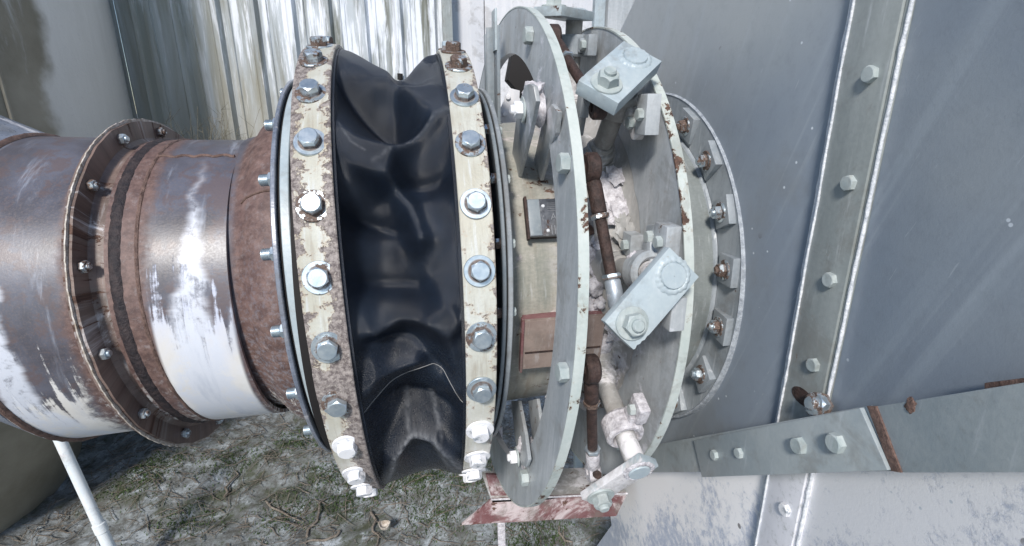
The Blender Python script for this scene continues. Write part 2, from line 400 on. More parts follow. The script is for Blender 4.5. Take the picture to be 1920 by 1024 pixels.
def tag(o, label, cat, group=None):
    o['label'] = label; o['category'] = cat
    if group: o['group'] = group
    return o
def part(name, mb, mat, parent, bevel=0, smooth=32, **k):
    return link(name, mb.data(name, mat, bevel, smooth), parent, **k)

class Fr:
    """a slightly tilted circle frame on the duct axis"""
    def __init__(s, x, ty=0, tz=0, dy=0, dz=0):
        s.c = Vector((x, 1 + dy, AZ + dz)); s.a = Vector((math.sin(tz), math.cos(tz), 0)); s.b = Vector((math.sin(ty), 0, math.cos(ty)))
        s.n = s.a.cross(s.b).normalized(); s.b = s.n.cross(s.a).normalized()
    def p(s, xo, r, t): return s.c + s.n * xo + (s.a * -math.cos(t) + s.b * math.sin(t)) * r
    def rad(s, t): return s.a * -math.cos(t) + s.b * math.sin(t)
    def ring(s, xo, r):
        if callable(r): return lambda t: s.p(xo, r(t), t)
        return lambda t: s.p(xo, r, t)
def lathe(fr, prof, n=160, closed=True, **k): return MB().loft([fr.ring(x, r) for x, r in prof], n, closed=closed, **k)
def annulus(fr, x0, x1, r0, r1, n=180, ch=.0012):
    return lathe(fr, [(x0, r0), (x0, r1 - ch), (x0 + ch, r1), (x1 - ch, r1), (x1, r1 - ch), (x1, r0)], n)
def basis(o, z, x=None):
    z = Vector(z).normalized(); x = Vector(x) if x is not None else z.orthogonal()
    x = (x - z * x.dot(z)).normalized(); y = z.cross(x)
    m = Matrix((x, y, z)).transposed().to_4x4(); m.translation = Vector(o); return m

# ------------------------------------------------------------------ fasteners (shared meshes)
def hexhead(af=.0228, h=.0125):
    mb = MB(); R = af / math.sqrt(3); n = 24
    rings = []
    def hx(t):
        a = (t % (math.pi / 3)) - math.pi / 6; return af / 2 / math.cos(a)
    pr = [(0, 1), (h * .82, 1), (h, 0)]
    vs = []
    for z, w in pr:
        for i in range(n):
            t = 2 * math.pi * i / n; r = hx(t) if w else af / 2 * .93
            if w and z > 0: z2 = h * (.98 - .30 * max(0, (hx(t) / (af / 2) - 1)) / .155 * .6)
            else: z2 = z
            vs.append((r * math.cos(t), r * math.sin(t), z2))
    fs = [(a * n + i, a * n + (i + 1) % n, (a + 1) * n + (i + 1) % n, (a + 1) * n + i) for a in range(2) for i in range(n)]
    fs += [tuple(range(2 * n, 3 * n)), tuple(reversed(range(n)))]
    return mb.add(vs, fs)
def washer(r1=.0205, r0=.0085, h=.0028):
    f = lambda z, r: (lambda t: Vector((r * math.cos(t), r * math.sin(t), z)))
    return MB().loft([f(0, r0), f(0, r1), f(h * .7, r1), f(h, r1 * .97), f(h, r0)], 32)
HEX = {k: hexhead().data('bolt', M[k], 0, 25) for k in ('bolt', 'boltrust', 'boltpaint', 'boltwhite')}
NUTM = {}
def nut_mesh():
    mb = hexhead(.024, .013); mb.tube([(0, 0, .010), (0, 0, .0165), (0, 0, .0185)], [.0078, .0078, .0062], 14); return mb
for k in ('bolt', 'boltrust', 'boltpaint', 'boltwhite'): NUTM[k] = nut_mesh().data('nut', M[k], 0, 25)
WSH = {k: washer().data('washer', M[k], 0, 30) for k in ('bolt', 'boltrust', 'boltpaint', 'boltwhite')}
def mark_mesh():                          # JH and three grade strokes stamped on the head
    mb = MB(); z = .01225; X, Y, Z = Vector((1, 0, 0)), Vector((0, 1, 0)), Vector((0, 0, 1))
    def bar(x0, y0, x1, y1, w=.0005):
        a = Vector((x0, y0, z)); b = Vector((x1, y1, z)); d = (b - a); nn = Z.cross(d).normalized()
        mb.box((a + b) / 2, d / 2, nn * w, Z * .0002)
    bar(-.0012, .0015, -.0012, -.0035); bar(-.0012, -.0035, -.0034, -.0035); bar(-.0034, -.0035, -.0034, -.002)
    bar(.0008, .0015, .0008, -.0035); bar(.0034, .0015, .0034, -.0035); bar(.0008, -.001, .0034, -.001)
    for q in (90, 20, 160): c, s_ = math.cos(math.radians(q)), math.sin(math.radians(q)); bar(c * .0058, s_ * .0058, c * .009, s_ * .009)
    return mb
MARK = mark_mesh().data('head_mark', M['mark'])
STUD = MB().tube([(0, 0, 0), (0, 0, .03), (0, 0, .032)], [.0065, .0065, .005], 12)
for i in range(9): STUD.tube([(0, 0, .006 + i * .0026), (0, 0, .0072 + i * .0026), (0, 0, .0084 + i * .0026)], [.0064, .0074, .0064], 12, False)
STUD = STUD.data('stud', M['bolt'])
def bolt(parent, o, z, rot=0, kind='bolt', sc=1, wash=None, mark=False, nut=False, x=None, hz=1):
    m = basis(o, z, x) @ Matrix.Rotation(rot, 4, 'Z') @ Matrix.Diagonal((sc, sc, sc * hz, 1))
    if wash: m = m @ Matrix.Translation((0, 0, .003))
    b = link('nut' if nut else 'bolt', (NUTM if nut else HEX)[kind], parent, m)
    if wash: link('washer', WSH[wash], b, Matrix.Translation((0, 0, -.003)), local=True)
    if mark: link('head_mark', MARK, b, Matrix.Identity(4), local=True)
    return b
exec_parts = []

# ================================================================== SETTING: ground
def ground():
    xs = np.concatenate([[-1500, -300, -60, -12, -5], np.linspace(-3, 3, 241), [5, 12, 60, 300, 1500]])
    ys = np.concatenate([[-1500, -300, -60, -12, -4], np.linspace(-1, 3.2, 190), [5, 12, 60, 300, 1500]])
    vs = []; 
    for y in ys:
        for x in xs:
            z = 0
            if abs(x) <= 3 and -1 <= y <= 3.2:
                z = .03 * mnoise.noise((x * 3, y * 3, 0)) + .018 * mnoise.noise((x * 11, y * 11, 3)) + .010 * mnoise.noise((x * 29, y * 29, 5))
                z *= min(1, (3 - abs(x)) * 3, (y + 1) * 3, max(0, 3.2 - y) * 3)
            vs.append((x, y, z - .02))
    nx = len(xs); fs = [(j * nx + i, j * nx + i + 1, (j + 1) * nx + i + 1, (j + 1) * nx + i) for j in range(len(ys) - 1) for i in range(nx - 1)]
    o = link('ground', MB().add(vs, fs).data('ground', M['ground'], smooth=80), kind='structure')
ground()
def gz(x, y): return .03 * mnoise.noise((x * 3, y * 3, 0)) + .018 * mnoise.noise((x * 11, y * 11, 3)) + .010 * mnoise.noise((x * 29, y * 29, 5)) - .02

# ------------------------------------------------------------------ background: corrugated wall, white panel wall, tank
cw = thing('corrugated_wall', (-.5, 2.6, 0), 'galvanised corrugated sheet wall streaked olive and white behind the duct', 'wall')
P0 = .152; x0 = -1.19; tops = (x0, .204)
def corr_sheet(xa, nrib, y):
    prof = []; 
    for k in range(nrib):
        b = xa + k * P0
        prof += [(b, y), (b + .055, y), (b + .068, y - .028), (b + .088, y - .028), (b + .101, y), (b + .128, y), (b + .132, y - .005), (b + .136, y)]
    prof.append((xa + nrib * P0, y))
    t = .0018; n = len(prof); vs = []
    for (px, py) in prof: vs += [(px, py, 0), (px, py, 3.2), (px, py + t, 3.2), (px, py + t, 0)]
    fs = []
    for i in range(n - 1):
        a, b = i * 4, i * 4 + 4
        fs += [(a, b, b + 1, a + 1), (a + 1, b + 1, b + 2, a + 2), (a + 2, b + 2, b + 3, a + 3), (a + 3, b + 3, b, a)]
    return MB().add(vs, fs)
for i, (k0, nr) in enumerate([(-6, 3), (-3, 3), (0, 3), (3, 3), (6, 3)]):
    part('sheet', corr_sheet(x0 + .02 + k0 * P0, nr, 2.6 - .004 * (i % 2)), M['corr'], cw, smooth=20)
cap = MB().box((.19, 2.575, 1.6), (.022, 0, 0), (0, .03, 0), (0, 0, 1.6)); part('edge_trim', cap, M['strip'], cw, .002)
sc_ = MB().tube([on_y(750, 138, 2.56), on_y(750, 150, 2.56)], .012, 10); part('screw_cap', sc_, M['gap'], cw)
ww = thing('white_panel_wall', (.8, 2.7, 0), 'smooth white panel wall beside the corrugated sheets', 'wall')
for a, b in ((.215, .372), (.376, .95), (.954, 1.9), (1.904, 3.2)):
    part('panel', MB().box(((a + b) / 2, 2.68, 1.7), ((b - a) / 2, 0, 0), (0, .02, 0), (0, 0, 1.7)), M['white'], ww, .003)

tk = thing('storage_tank', (-1.95, 2.35, 0), 'big round olive tank stained with white dust behind the duct', 'tank')
TC = Vector((-2.25, 2.15, 0)); TR = 1.155
tv = lambda r, z: (lambda t: Vector((TC.x + r * math.cos(t), TC.y + r * math.sin(t), z)))
part('shell', MB().loft([tv(.66, -.05), tv(.67, -.05), tv(.72, .1), tv(TR, .95), tv(TR, 3.2), tv(TR - .01, 3.2)], 96), M['tank'], tk)
part('seam', MB().tube([(TC.x + (TR + .001) * math.cos(-.30), TC.y + (TR + .001) * math.sin(-.30), z) for z in (.95, 1.5, 2, 3.1)], .006, 8), M['tank'], tk)

# ================================================================== LEFT DUCT
du = thing('steel_duct', (-.4, 1, 0), 'rusty brown and cream steel duct running in from the left', 'duct')
FL = lambda x: Fr(x, -.055, .02)
LF = FL(-.40)
def lring(x, r):
    f = Fr(x, -.055 + (x + .40) * .08, .02, 0, -.0062)
    return f.ring(0, (lambda t: r(t) + .0055) if callable(r) else r + .0055)
part('duct_shell', MB().loft([lring(-.596, .262), lring(-.59, .2575), lring(-.55, .256), lring(-.50, .254), lring(-.445, .252), lring(-.445, .246), lring(-.596, .250)], 200), M['duct'], du)
part('duct_shell', MB().loft([lring(-.414, .2495), lring(-.40, .2495), lring(-.378, .2495), lring(-.33, .249), lring(-.26, .248), lring(-.26, .242), lring(-.414, .242)], 200), M['duct'], du)
def wob(r, a, k, s=0): return lambda t: r + a * mnoise.noise((math.cos(t) * k, math.sin(t) * k, s))
def bead(x, r, w, mat, name='weld_seam', amp=.0012, k=26, sc=1.0):
    rings = [lring(x - w, r - .001), lring(x - w * .6, wob(r + w * .45 * sc, amp, k, 1)), lring(x, wob(r + w * .7 * sc, amp, k, 2)), lring(x + w * .6, wob(r + w * .45 * sc, amp, k, 3)), lring(x + w, r - .001)]
    return part(name, MB().loft(rings, 420, closed=True), mat, du)
bead(-.592, .259, .006, M['weldrust']); bead(-.401, .2485, .010, M['welddark'], amp=.002, sc=.55); bead(-.374, .249, .0035, M['weldrust'])
# welds along the length
def longweld(xa, xb, th, r, w=.0025):
    pts = [lring(xa + (xb - xa) * i / 24, r + .0004 * math.sin(i * 2.1))(th + .01 * math.sin(i)) for i in range(25)]
    return part('weld_seam', MB().tube(pts, w, 8), M['weldrust'], du)
longweld(-.372, -.265, math.radians(67), .2492)
# mitred elbow piece beyond the left seam
eb = MB(); f0 = Fr(-.60, -.055, .02); rings = []
for i, (dx, dz, dy, r, tl) in enumerate([(0, 0, 0, .259, -.055), (-.10, .055, .02, .276, -.24), (-.25, .13, .06, .295, -.40), (-.45, .20, .12, .30, -.5), (-.65, .34, .2, .31, -.7)]):
    f = Fr(-.60 + dx, tl, .02 + i * .03, dy, dz - .006); rings.append(f.ring(0, r + .005))
f = Fr(-1.25, -.7, .14, .2, .34); rings.append(f.ring(0, .30)); rings.append(Fr(-.60, -.055, .02, 0, -.006).ring(0, .252))
part('elbow_shell', eb.loft(rings, 160), M['bluegrey'], du)
# bolted flange pair: thin dark angle rings with a ragged edge
FA = Fr(-.430, -.085, .045, .006, -.010)
fl = lathe(FA, [(-.006, .248), (-.006, wob(.2915, .0012, 12)), (-.001, wob(.2925, .0012, 12, 1)), (-.001, .2700), (-.001, .248)], 240)
part('flange', fl, M['darkpaint'], du)
fl2 = lathe(FA, [(.0005, .246), (.0005, wob(.290, .0022, 11, 4)), (.0055, wob(.290, .0022, 11, 4)), (.0058, .262), (.012, .256), (.026, .2535), (.026, .246)], 240)
part('flange', fl2, M['darkpaint'], du)
gk = lathe(FA, [(-.001, .27), (-.001, wob(.2945, .0018, 40, 3)), (.0008, wob(.2945, .0018, 40, 3)), (.0008, .27)], 300)
part('gasket', gk, M['husk'], du)
for k in range(14):
    t = math.radians(74 - 25.7 * k); o = FA.p(.006, .274, t)
    b = bolt(du, o, FA.n, rot=k * .7, kind='boltrust' if k % 3 else 'bolt', sc=.62, nut=True)
    bolt(du, FA.p(-.0062, .274, t), -FA.n, rot=k, kind='boltrust', sc=.62)
# hood cone swelling to the big flange
FH = Fr(-.1758, -.0357, .0011, .0089, .0045)
hp = [(-.095, .2500), (-.080, .2530), (-.068, .261), (-.057, .275), (-.042, .2855), (-.028, .291), (-.004, .2935), (-.004, .285), (-.090, .242)]
part('reducer_hood', lathe(FH, hp, 220), M['duct'], du)
pts = [FH.p(x, r + .0006, math.radians(39)) for x, r in hp[2:7]]; part('weld_seam', MB().tube(pts, .0018, 8), M['weldrust'], du)
part('end_flange', annulus(FH, -.004, .0025, .27, .345, 220), M['bluegrey'], du, label='thin dark blue end flange beside the left clamp band')
part('end_flange', annulus(FH, .007, .019, .27, .3415, 220), M['plate'], du, label='thin pale grey end flange beside the left clamp band')
part('gasket', annulus(FH, .0027, .0068, .28, .3375, 220), M['gap'], du)
for k in range(19):
    t = math.radians(57 - 18.6 * k)
    s_ = link('stud', STUD, du, basis(FH.p(-.004, .324, t), -FH.n) @ Matrix.Diagonal((1.15, 1.15, .62, 1)))
    nb = link('nut', NUTM['bolt'], du, basis(FH.p(-.004, .324, t), -FH.n) @ Matrix.Diagonal((.78, .78, .55, 1)))

# ================================================================== EXPANSION JOINT
ej = thing('expansion_joint', (0, 1, 0), 'crumpled black rubber bellows held by two cream bolted bands', 'expansion joint')
FB = Fr(-.145, -.0381, -.0177, .0037, .0014); FC = Fr(-.096, -.0347, -.0203, -.0016, -.0007)
FD = Fr(.052, .0026, -.0048, -.0011, .0015); FE = Fr(.0892, .0162, -.0139, -.0016, .0003)
def lap(r, t0, h):
    def f(t):
        a = (t + math.pi) % (2 * math.pi) - math.pi
        return r + (h * max(0, min(1, (math.radians(-2) - a) / .012)) if a > math.radians(-9.0) else 0) * 1.0
    return f
def lerpring(A, B, w, r, dw=0):
    def g(t):
        rr = r(t) if callable(r) else r
        return A.p(0, rr, t) * (1 - w) + B.p(0, rr, t) * w
    return g
def band_mesh(A, rA, B, rB, lapf=None):
    L = lambda r: lap(r, 0, .003) if lapf else r
    return MB().loft([lerpring(A, B, 0, L(rA - .0055)), lerpring(A, B, 0, L(rA - .001)), lerpring(A, B, .03, L(rA)), lerpring(A, B, .97, L(rB)), lerpring(A, B, 1, L(rB - .001)), lerpring(A, B, 1, L(rB - .0055))], 360)
b1 = part('clamp_band', band_mesh(FB, .3984, FC, .4045, True), M['band1'], ej, label='left cream clamp band with flaking rusty edges')
b2 = part('clamp_band', band_mesh(FD, .3968, FE, .3985), M['band2'], ej, label='right cream clamp band, paler and less rusted')
for A, B, r, th0, kinds in ((FB, FC, .4015, 2.8, 0), (FD, FE, .3977, 2.4, 1)):
    ths = [th0 + 12.35 * k for k in range(0, 8)] + [th0 - 11.4 * k for k in range(1, 8)]
    ths += [th0 + 12.35 * 7 + 12.1 * k for k in range(1, 16)]
    for i, d in enumerate(ths):
        t = math.radians(d); p = (A.p(0, r, t) + B.p(0, r, t)) / 2; nr = (A.rad(t) + B.rad(t)).normalized()
        kd = 'bolt'; wk = 'bolt'
        if d < -18: kd = wk = 'boltwhite'
        elif d > 60: kd = wk = 'boltrust'
        elif i in ((4, 0) if not kinds else (5, 3)): wk = 'boltrust'
        elif random.random() < .2: wk = 'boltrust'
        bolt(ej, p + nr * .0, nr, rot=random.uniform(0, 1), kind=kd, sc=.99, wash=wk, mark=(d > -18 and d < 62), x=(1, 0, 0))

# rubber sleeve: hourglass with folds
RS = .352
def seg_field(X, TH, pts, s, steep=None):
    """distance field of a fold line; steep=(above, below) gives the two flanks their own widths"""
    best = np.full(X.shape, 1e9); sg = np.ones_like(X)
    q = [on_cyl(px, py, RS) for px, py in pts]
    for (xa, ta), (xb, tb) in zip(q[:-1], q[1:]):
        ax, ay, bx, by = xa, ta * RS, xb, tb * RS; dx, dy = bx - ax, by - ay; L = dx * dx + dy * dy + 1e-12
        u = np.clip(((X - ax) * dx + (TH * RS - ay) * dy) / L, 0, 1)
        d = (X - ax - u * dx) ** 2 + (TH * RS - ay - u * dy) ** 2
        sd = (TH * RS - ay - u * dy); m = d < best
        best = np.where(m, d, best); sg = np.where(m, sd, sg)
    D = np.sqrt(best)
    if steep:
        w = np.clip(sg / (D + 1e-6) * .5 + .5, 0, 1); w = w * w * (3 - 2 * w)
        S_ = steep[0] * w + steep[1] * (1 - w)
        return np.exp(-(np.sqrt(D * D + CR_ * CR_) - CR_) / S_), D
    return np.exp(-best / (2 * s * s)), D
CR_ = .005
FOLDS = [([(628, 122), (690, 160), (740, 190), (794, 226)], .062, (.030, .012)), ([(834, 100), (790, 134), (752, 170), (712, 190)], .044, (.045, .016)),
 ([(884, 232), (815, 256), (765, 288), (706, 328)], .046, (.038, .013)), ([(622, 240), (655, 294), (700, 326)], .022, (.014, .030)),
 ([(704, 326), (738, 354), (766, 392), (784, 450)], .046, (.030, .014)), ([(784, 450), (800, 520), (846, 590)], .018, (.03, .03)),
 ([(698, 616), (745, 592), (830, 596)], .034, (.045, .011)), ([(655, 716), (700, 682), (775, 672)], .042, (.026, .024)),
 ([(806, 600), (842, 645), (856, 715)], .020, (.018, .014)),
 ([(676, 940), (702, 872), (728, 815), (762, 796), (805, 800), (838, 816), (880, 862)], .040, (.008, .020)),
 ([(724, 366), (775, 346), (850, 330)], -.022, (.010, .022)), ([(634, 396), (690, 412), (742, 428)], -.030, (.016, .022)),
 ([(650, 530), (730, 538), (780, 538)], -.030, (.030, .020)), ([(690, 634), (765, 640), (826, 690)], -.022, (.012, .014)),
 ([(652, 752), (740, 758), (866, 772)], -.020, (.024, .028)), ([(744, 872), (800, 878)], -.004, (.014, .022)),
 ([(640, 186), (700, 216), (770, 250)], -.028, (.010, .024)), ([(834, 345), (790, 372), (800, 420)], -.010, (.02, .03)), ([(660, 330), (690, 350)], -.012, (.01, .02))]
xC, xD = -.105, .062
def sleeve_r(X, TH):
    u = np.clip((X - xC) / (xD - xC), 0, 1); s = np.sin(np.pi * u)
    env = np.clip(s * 1.9, 0, 1)
    vee = 1 - np.abs(2 * np.clip((u - .03) / .97, 0, 1) - 1); tw = 1 / (1 + np.exp(-(TH - .95) * 9))
    r = .3985 * (1 - u) + .392 * u - (.066 - .058 / (1 + np.exp(-(-.62 - TH) * 10))) * (s ** .8) * (1 - tw) - .108 * vee * tw
    d = np.zeros_like(X)
    for pts, h, w in FOLDS: d += h * seg_field(X, TH, pts, 0, w)[0]
    # the unseen back carries soft folds of its own
    back = 1 / (1 + np.exp(-(np.abs(TH - .15) - 1.45) * 8))
    d = d * (1 - back) + back * (.014 * np.sin(TH * 9 + X * 30) * np.sin(np.pi * u))
    return np.minimum(r + d * env, .400 - .012 * s)
def blur(A, sg):
    k = np.exp(-.5 * (np.arange(-9, 10) / sg) ** 2); k /= k.sum()
    P_ = np.pad(A, ((9, 9), (0, 0)), mode='edge'); A = sum(k[i] * P_[i:i + A.shape[0]] for i in range(19))
    P_ = np.pad(A, ((0, 0), (9, 9)), mode='wrap'); return sum(k[i] * P_[:, i:i + A.shape[1]] for i in range(19))
SGRID = {}
def sleeve():
    nx = 96; th = np.concatenate([np.linspace(-1.45, 1.55, 620), np.linspace(1.55, 2 * math.pi - 1.45, 180)[1:-1]])
    xs = np.linspace(xC, xD, nx); X, TH = np.meshgrid(xs, th, indexing='ij')
    THw = (TH + math.pi) % (2 * math.pi) - math.pi
    R = sleeve_r(X, THw)
    s0 = .3985 + (.392 - .3985) * (X - xC) / (xD - xC); R = s0 + blur(blur(R - s0, 1.7), 1.2)
    SGRID.update(xs=xs, th=th, R=R)
    mb = MB(); vs = []
    n = len(th)
    for i in range(nx):
        w = i / (nx - 1)
        A, B = FC, FD
        for j in range(n):
            t = th[j]; r = R[i, j]
            p = (A.p(-.009 * (1 - w), r, t) * (1 - w) + B.p(.010 * w, r, t) * w)
            vs.append(p)
    fs = [(i * n + j, i * n + (j + 1) % n, (i + 1) * n + (j + 1) % n, (i + 1) * n + j) for i in range(nx - 1) for j in range(n)]
    me = mb.add(vs, fs).data('rubber_sleeve', M['rubber'], smooth=180)
    at = me.attributes.new('pale_line', 'FLOAT', 'POINT')
    sc = np.zeros_like(X)  # pale lines along fold crests and a few short marks
    for k, wt in ((9, .85), (2, .26), (6, .12), (0, .10), (4, .05)):
        sc = np.maximum(sc, wt * np.exp(-(seg_field(X, THw, FOLDS[k][0], .01)[1] / (.0045 if k == 9 else .003)) ** 2))
    for pts, wt, sg in (([(755, 755), (757, 800)], .5, .004), ([(868, 545), (855, 585)], 1, .0015), ([(648, 268), (668, 300), (692, 312)], .5, .0012), ([(722, 300), (742, 262)], .35, .0012), ([(805, 760), (820, 800)], .6, .004), ([(800, 800), (868, 862)], .5, .006)):
        sc = np.maximum(sc, wt * np.exp(-(seg_field(X, THw, pts, .01)[1] / sg) ** 2))
    at.data.foreach_set('value', sc.ravel().astype(np.float32))
    return link('rubber_sleeve', me, ej)
sleeve()
def on_sleeve(x, t, off=.0006):
    u = (x - xC) / (xD - xC); xs, th, RR = SGRID['xs'], SGRID['th'], SGRID['R']
    i = int(np.clip(np.searchsorted(xs, x) - 1, 0, len(xs) - 2)); a = (x - xs[i]) / (xs[i + 1] - xs[i]); col = RR[i] * (1 - a) + RR[i + 1] * a
    r = float(np.interp(t, th, col)) + off
    return FC.p(-.009 * (1 - u), r, t) * (1 - u) + FD.p(.010 * u, r, t) * u
def along(pts, n):
    q = [on_cyl(*p, RS) for p in pts]; L = [0]
    for a, b in zip(q[:-1], q[1:]): L.append(L[-1] + math.hypot(b[0] - a[0], (b[1] - a[1]) * RS))
    out = []
    for i in range(n):
        s = L[-1] * i / (n - 1); k = max(j for j in range(len(L)) if L[j] <= s + 1e-9); k = min(k, len(q) - 2); w = (s - L[k]) / (L[k + 1] - L[k])
        out.append((q[k][0] * (1 - w) + q[k + 1][0] * w, q[k][1] * (1 - w) + q[k + 1][1] * w))
    return out
st = MB(); al = along([(662, 748), (680, 743), (700, 732), (730, 713), (760, 700), (785, 692), (808, 690), (828, 698), (845, 715), (858, 733), (874, 739)], 100)
for i in range(0, 99): st.tube([on_sleeve(*al[i], .0009), on_sleeve(*al[i + 1], .0008)], .0005, 5)
part('stitch_thread', st, M['thread'], ej)
# rolled sleeve lips pinched out under the bands
for A, xo, r in ((FC, .001, .3975), (FD, -.001, .389)):
    part('sleeve_lip', lathe(A, [(xo - .003, r - .004), (xo - .003, r + .0015), (xo + .003, r + .001), (xo + .003, r - .004)], 240), M['rubber'], ej)
part('inner_liner', lathe(Fr(-.02), [(-.142, .25), (-.142, .336), (-.092, .338), (-.090, .25), (.058, .25), (.060, .338), (.10, .338), (.118, .333), (.118, .25)], 160), M['gap'], ej)  # black cylinder added so the gaps beside the bands look shaded

# ================================================================== DAMPER
dm = thing('vane_damper', (.3, 1, 0), 'grey round damper drum with bolted flanges between bellows and housing', 'damper')
FR_ = Fr(.1176, .034, -.0183, -.004, -.003)
part('inlet_flange', annulus(FR_, -.012, -.006, .26, .336, 200), M['post'], dm)
part('inlet_flange', annulus(FR_, -.004, .003, .26, .339, 200), M['flange'], dm)
part('gasket', annulus(FR_, -.0062, -.0038, .27, .334, 160), M['gap'], dm)
for k in range(18):
    t = math.radians(4 + 17.5 * k); bolt(dm, FR_.p(.003, .322, t), FR_.n, rot=k, kind='boltpaint', sc=.55)
    bolt(dm, FR_.p(-.0118, .325, t), -FR_.n, rot=k, kind='boltrust', sc=.6, nut=True)
FG = Fr(.3214, .0203, -.0289, -.0009, .0045)
FHh = Fr(.4835, .018, -.012, -.006, -.006)
DR = .276
part('drum_shell', MB().loft([FR_.ring(.003, DR), Fr(.2).ring(0, DR), Fr(.26).ring(0, DR), FG.ring(-.0005, DR), FG.ring(-.0005, DR - .01), FR_.ring(.003, DR - .01)], 220), M['drum'], dm)
part('root_fillet', MB().loft([Fr(.255).ring(0, .2745), Fr(.262).ring(0, .2775), FG.ring(-.040, .2785), FG.ring(-.022, wob(.283, .002, 9)), FG.ring(-.010, wob(.292, .003, 9, 2)), FG.ring(-.003, wob(.305, .004, 9, 3)), FG.ring(-.0005, wob(.318, .005, 9, 4)), FG.ring(-.0003, .27)], 260), M['greydust'], dm, smooth=60)
part('middle_disc', annulus(FG, 0, .011, .266, .4351, 240), M['grey'], dm)
part('disc_rim', lathe(FG, [(-.0012, .4345), (-.0012, .4372), (.0122, .4372), (.0122, .4345)], 240), M['rim'], dm)
part('drum_shell', MB().loft([FG.ring(.011, .272), FHh.ring(-.03, .270), FHh.ring(-.004, .2686), FHh.ring(-.004, .25), FG.ring(.011, .25)], 220), M['drum2'], dm)
part('weld_seam', lathe(FHh, [(-.011, .268), (-.009, wob(.2715, .0008, 20)), (-.005, wob(.2735, .0008, 20, 2)), (-.003, .268)], 260), M['flange'], dm)
part('mounting_flange', annulus(FHh, -.004, .0035, .25, .3345, 220), M['flange'], dm)
part('flange_bead', lathe(FHh, [(-.0042, .3325), (-.0055, wob(.3345, .0005, 30)), (-.003, wob(.3368, .0005, 30, 3)), (.0095, wob(.338, .0006, 30, 1)), (.0095, .3325)], 300), M['flangebead'], dm)
hb = [math.degrees(0)] 
for k, (px, py) in enumerate([(1281, 208), (1330, 267), (1365, 375), (1376, 502), (1356, 620), (1315, 708), (1265, 757)]):
    P = on_x(px, py, .468); t = math.atan2(P.z - AZ, 1 - P.y)
    rr = .3055; e1 = FHh.rad(t); e2 = FHh.n.cross(e1)
    rt = [.0, .12, .1, .15, -.1, .1, .0][k]
    a = e1 * math.cos(rt) + e2 * math.sin(rt); b = e2 * math.cos(rt) - e1 * math.sin(rt)
    c = FHh.p(-.004, rr, t)
    sq = MB(); hs = .0235
    sq.add([c - a * hs - b * hs, c + a * hs - b * hs, c + a * hs + b * hs, c - a * hs + b * hs] + [q - FHh.n * hgt for q, hgt in ((c - a * hs - b * hs, .006), (c + a * hs - b * hs, .013), (c + a * hs + b * hs, .013), (c - a * hs + b * hs, .006))],
           [(0, 1, 2, 3), (7, 6, 5, 4), (0, 4, 5, 1), (1, 5, 6, 2), (2, 6, 7, 3), (3, 7, 4, 0)])
    part('taper_washer', sq, M['flange'], dm, .0012)
    bolt(dm, c - FHh.n * .0094, -FHh.n - e1 * .14, rot=k, kind='boltrust', sc=.8, wash='boltrust', nut=True)
# small brackets and blocks on the middle disc
def block(c, a, b, d, mat='grey', bv=.0015, name='bracket_block'): return part(name, MB().box(c, a, b, d), M[mat], dm, bv)
for (px, py), sz, bk in (((1250, 452), (.017, .022), True), ((1186, 458), (.015, .017), True), ((1264, 585), (.011, .022), False), ((1215, 215), (.016, .026), True)):
    P = on_x(px, py, .312); block(P, Vector((.010, 0, 0)), Vector((0, sz[0], 0)), Vector((0, 0, sz[1])))
    if bk: bolt(dm, P + Vector((-.0105, -.004, 0)), (-1, 0, 0), rot=.3, kind='boltpaint', sc=.62)
# nameplate and blank plate on stand-off seats
def plate_on_drum(px0, py0, px1, py1, h, mat, label, thick=.004, name='nameplate', seatmat='post'):
    x0_, t0_ = on_cyl(px0, py0, DR + .02); x1_, t1_ = on_cyl(px1, py1, DR + .02); xa, xb = x0_, x1_
    tm = (t0_ + t1_) / 2; e1 = Vector((0, -math.cos(tm), math.sin(tm))); e2 = Vector((0, math.sin(tm), math.cos(tm))); ex = Vector((1, 0, 0))
    c = Vector(((xa + xb) / 2, 1, AZ)) + e1 * (DR + h); hw = (xb - xa) / 2; hh = abs(t0_ - t1_) * (DR + h) / 2
    pb = MB().box(c, ex * hw, e2 * hh, e1 * thick)
    seat = MB().box(c - e1 * (.5 * h + .004), ex * (hw - .001), e2 * (hh - .002), e1 * (.5 * h))
    seat.box(c - ex * (hw + .002) + e1 * .001, ex * .002, e2 * (hh + .004), e1 * (thick + .002))
    s_ = part('plate_seat', seat, M['brownpart'] if name == 'nameplate' else M['redwhite'], dm, .001)
    p_ = part(name, pb, mat, dm, .0012, label=label)
    return p_, c, ex, e1, e2, hw, hh
NP = painted('tarnished_plate', (.045, .05, .06), (.13, .14, .16), rust=.2, dust=.05, rough=.35, streak=.4, seed=40, big=30, metal=.4)
pl, c, ex, e1, e2, hw, hh = plate_on_drum(986, 375, 1114, 440, .018, NP, 'dark tarnished nameplate with two rivets')
edge = MB().box(c - ex * (hw - .010) + e1 * .0045, ex * .009, e2 * (hh - .001), e1 * .0012); part('plate_edge', edge, M['post'], dm, .0008)
for dx, dh in ((-.026 + .0, .6), (-.022, -.72)):
    q = c + ex * (dx * 1.0) + e2 * (hh * dh) + e1 * .0040
    f_ = lambda z, r, q=q: (lambda t: q + (ex * math.cos(t) + e2 * math.sin(t)) * r + e1 * z)
    part('rivet', MB().loft([f_(0, .0001), f_(0, .0028), f_(.001, .0027), f_(.002, .0016), f_(.0022, .0001)], 14), M['sealant'], dm)
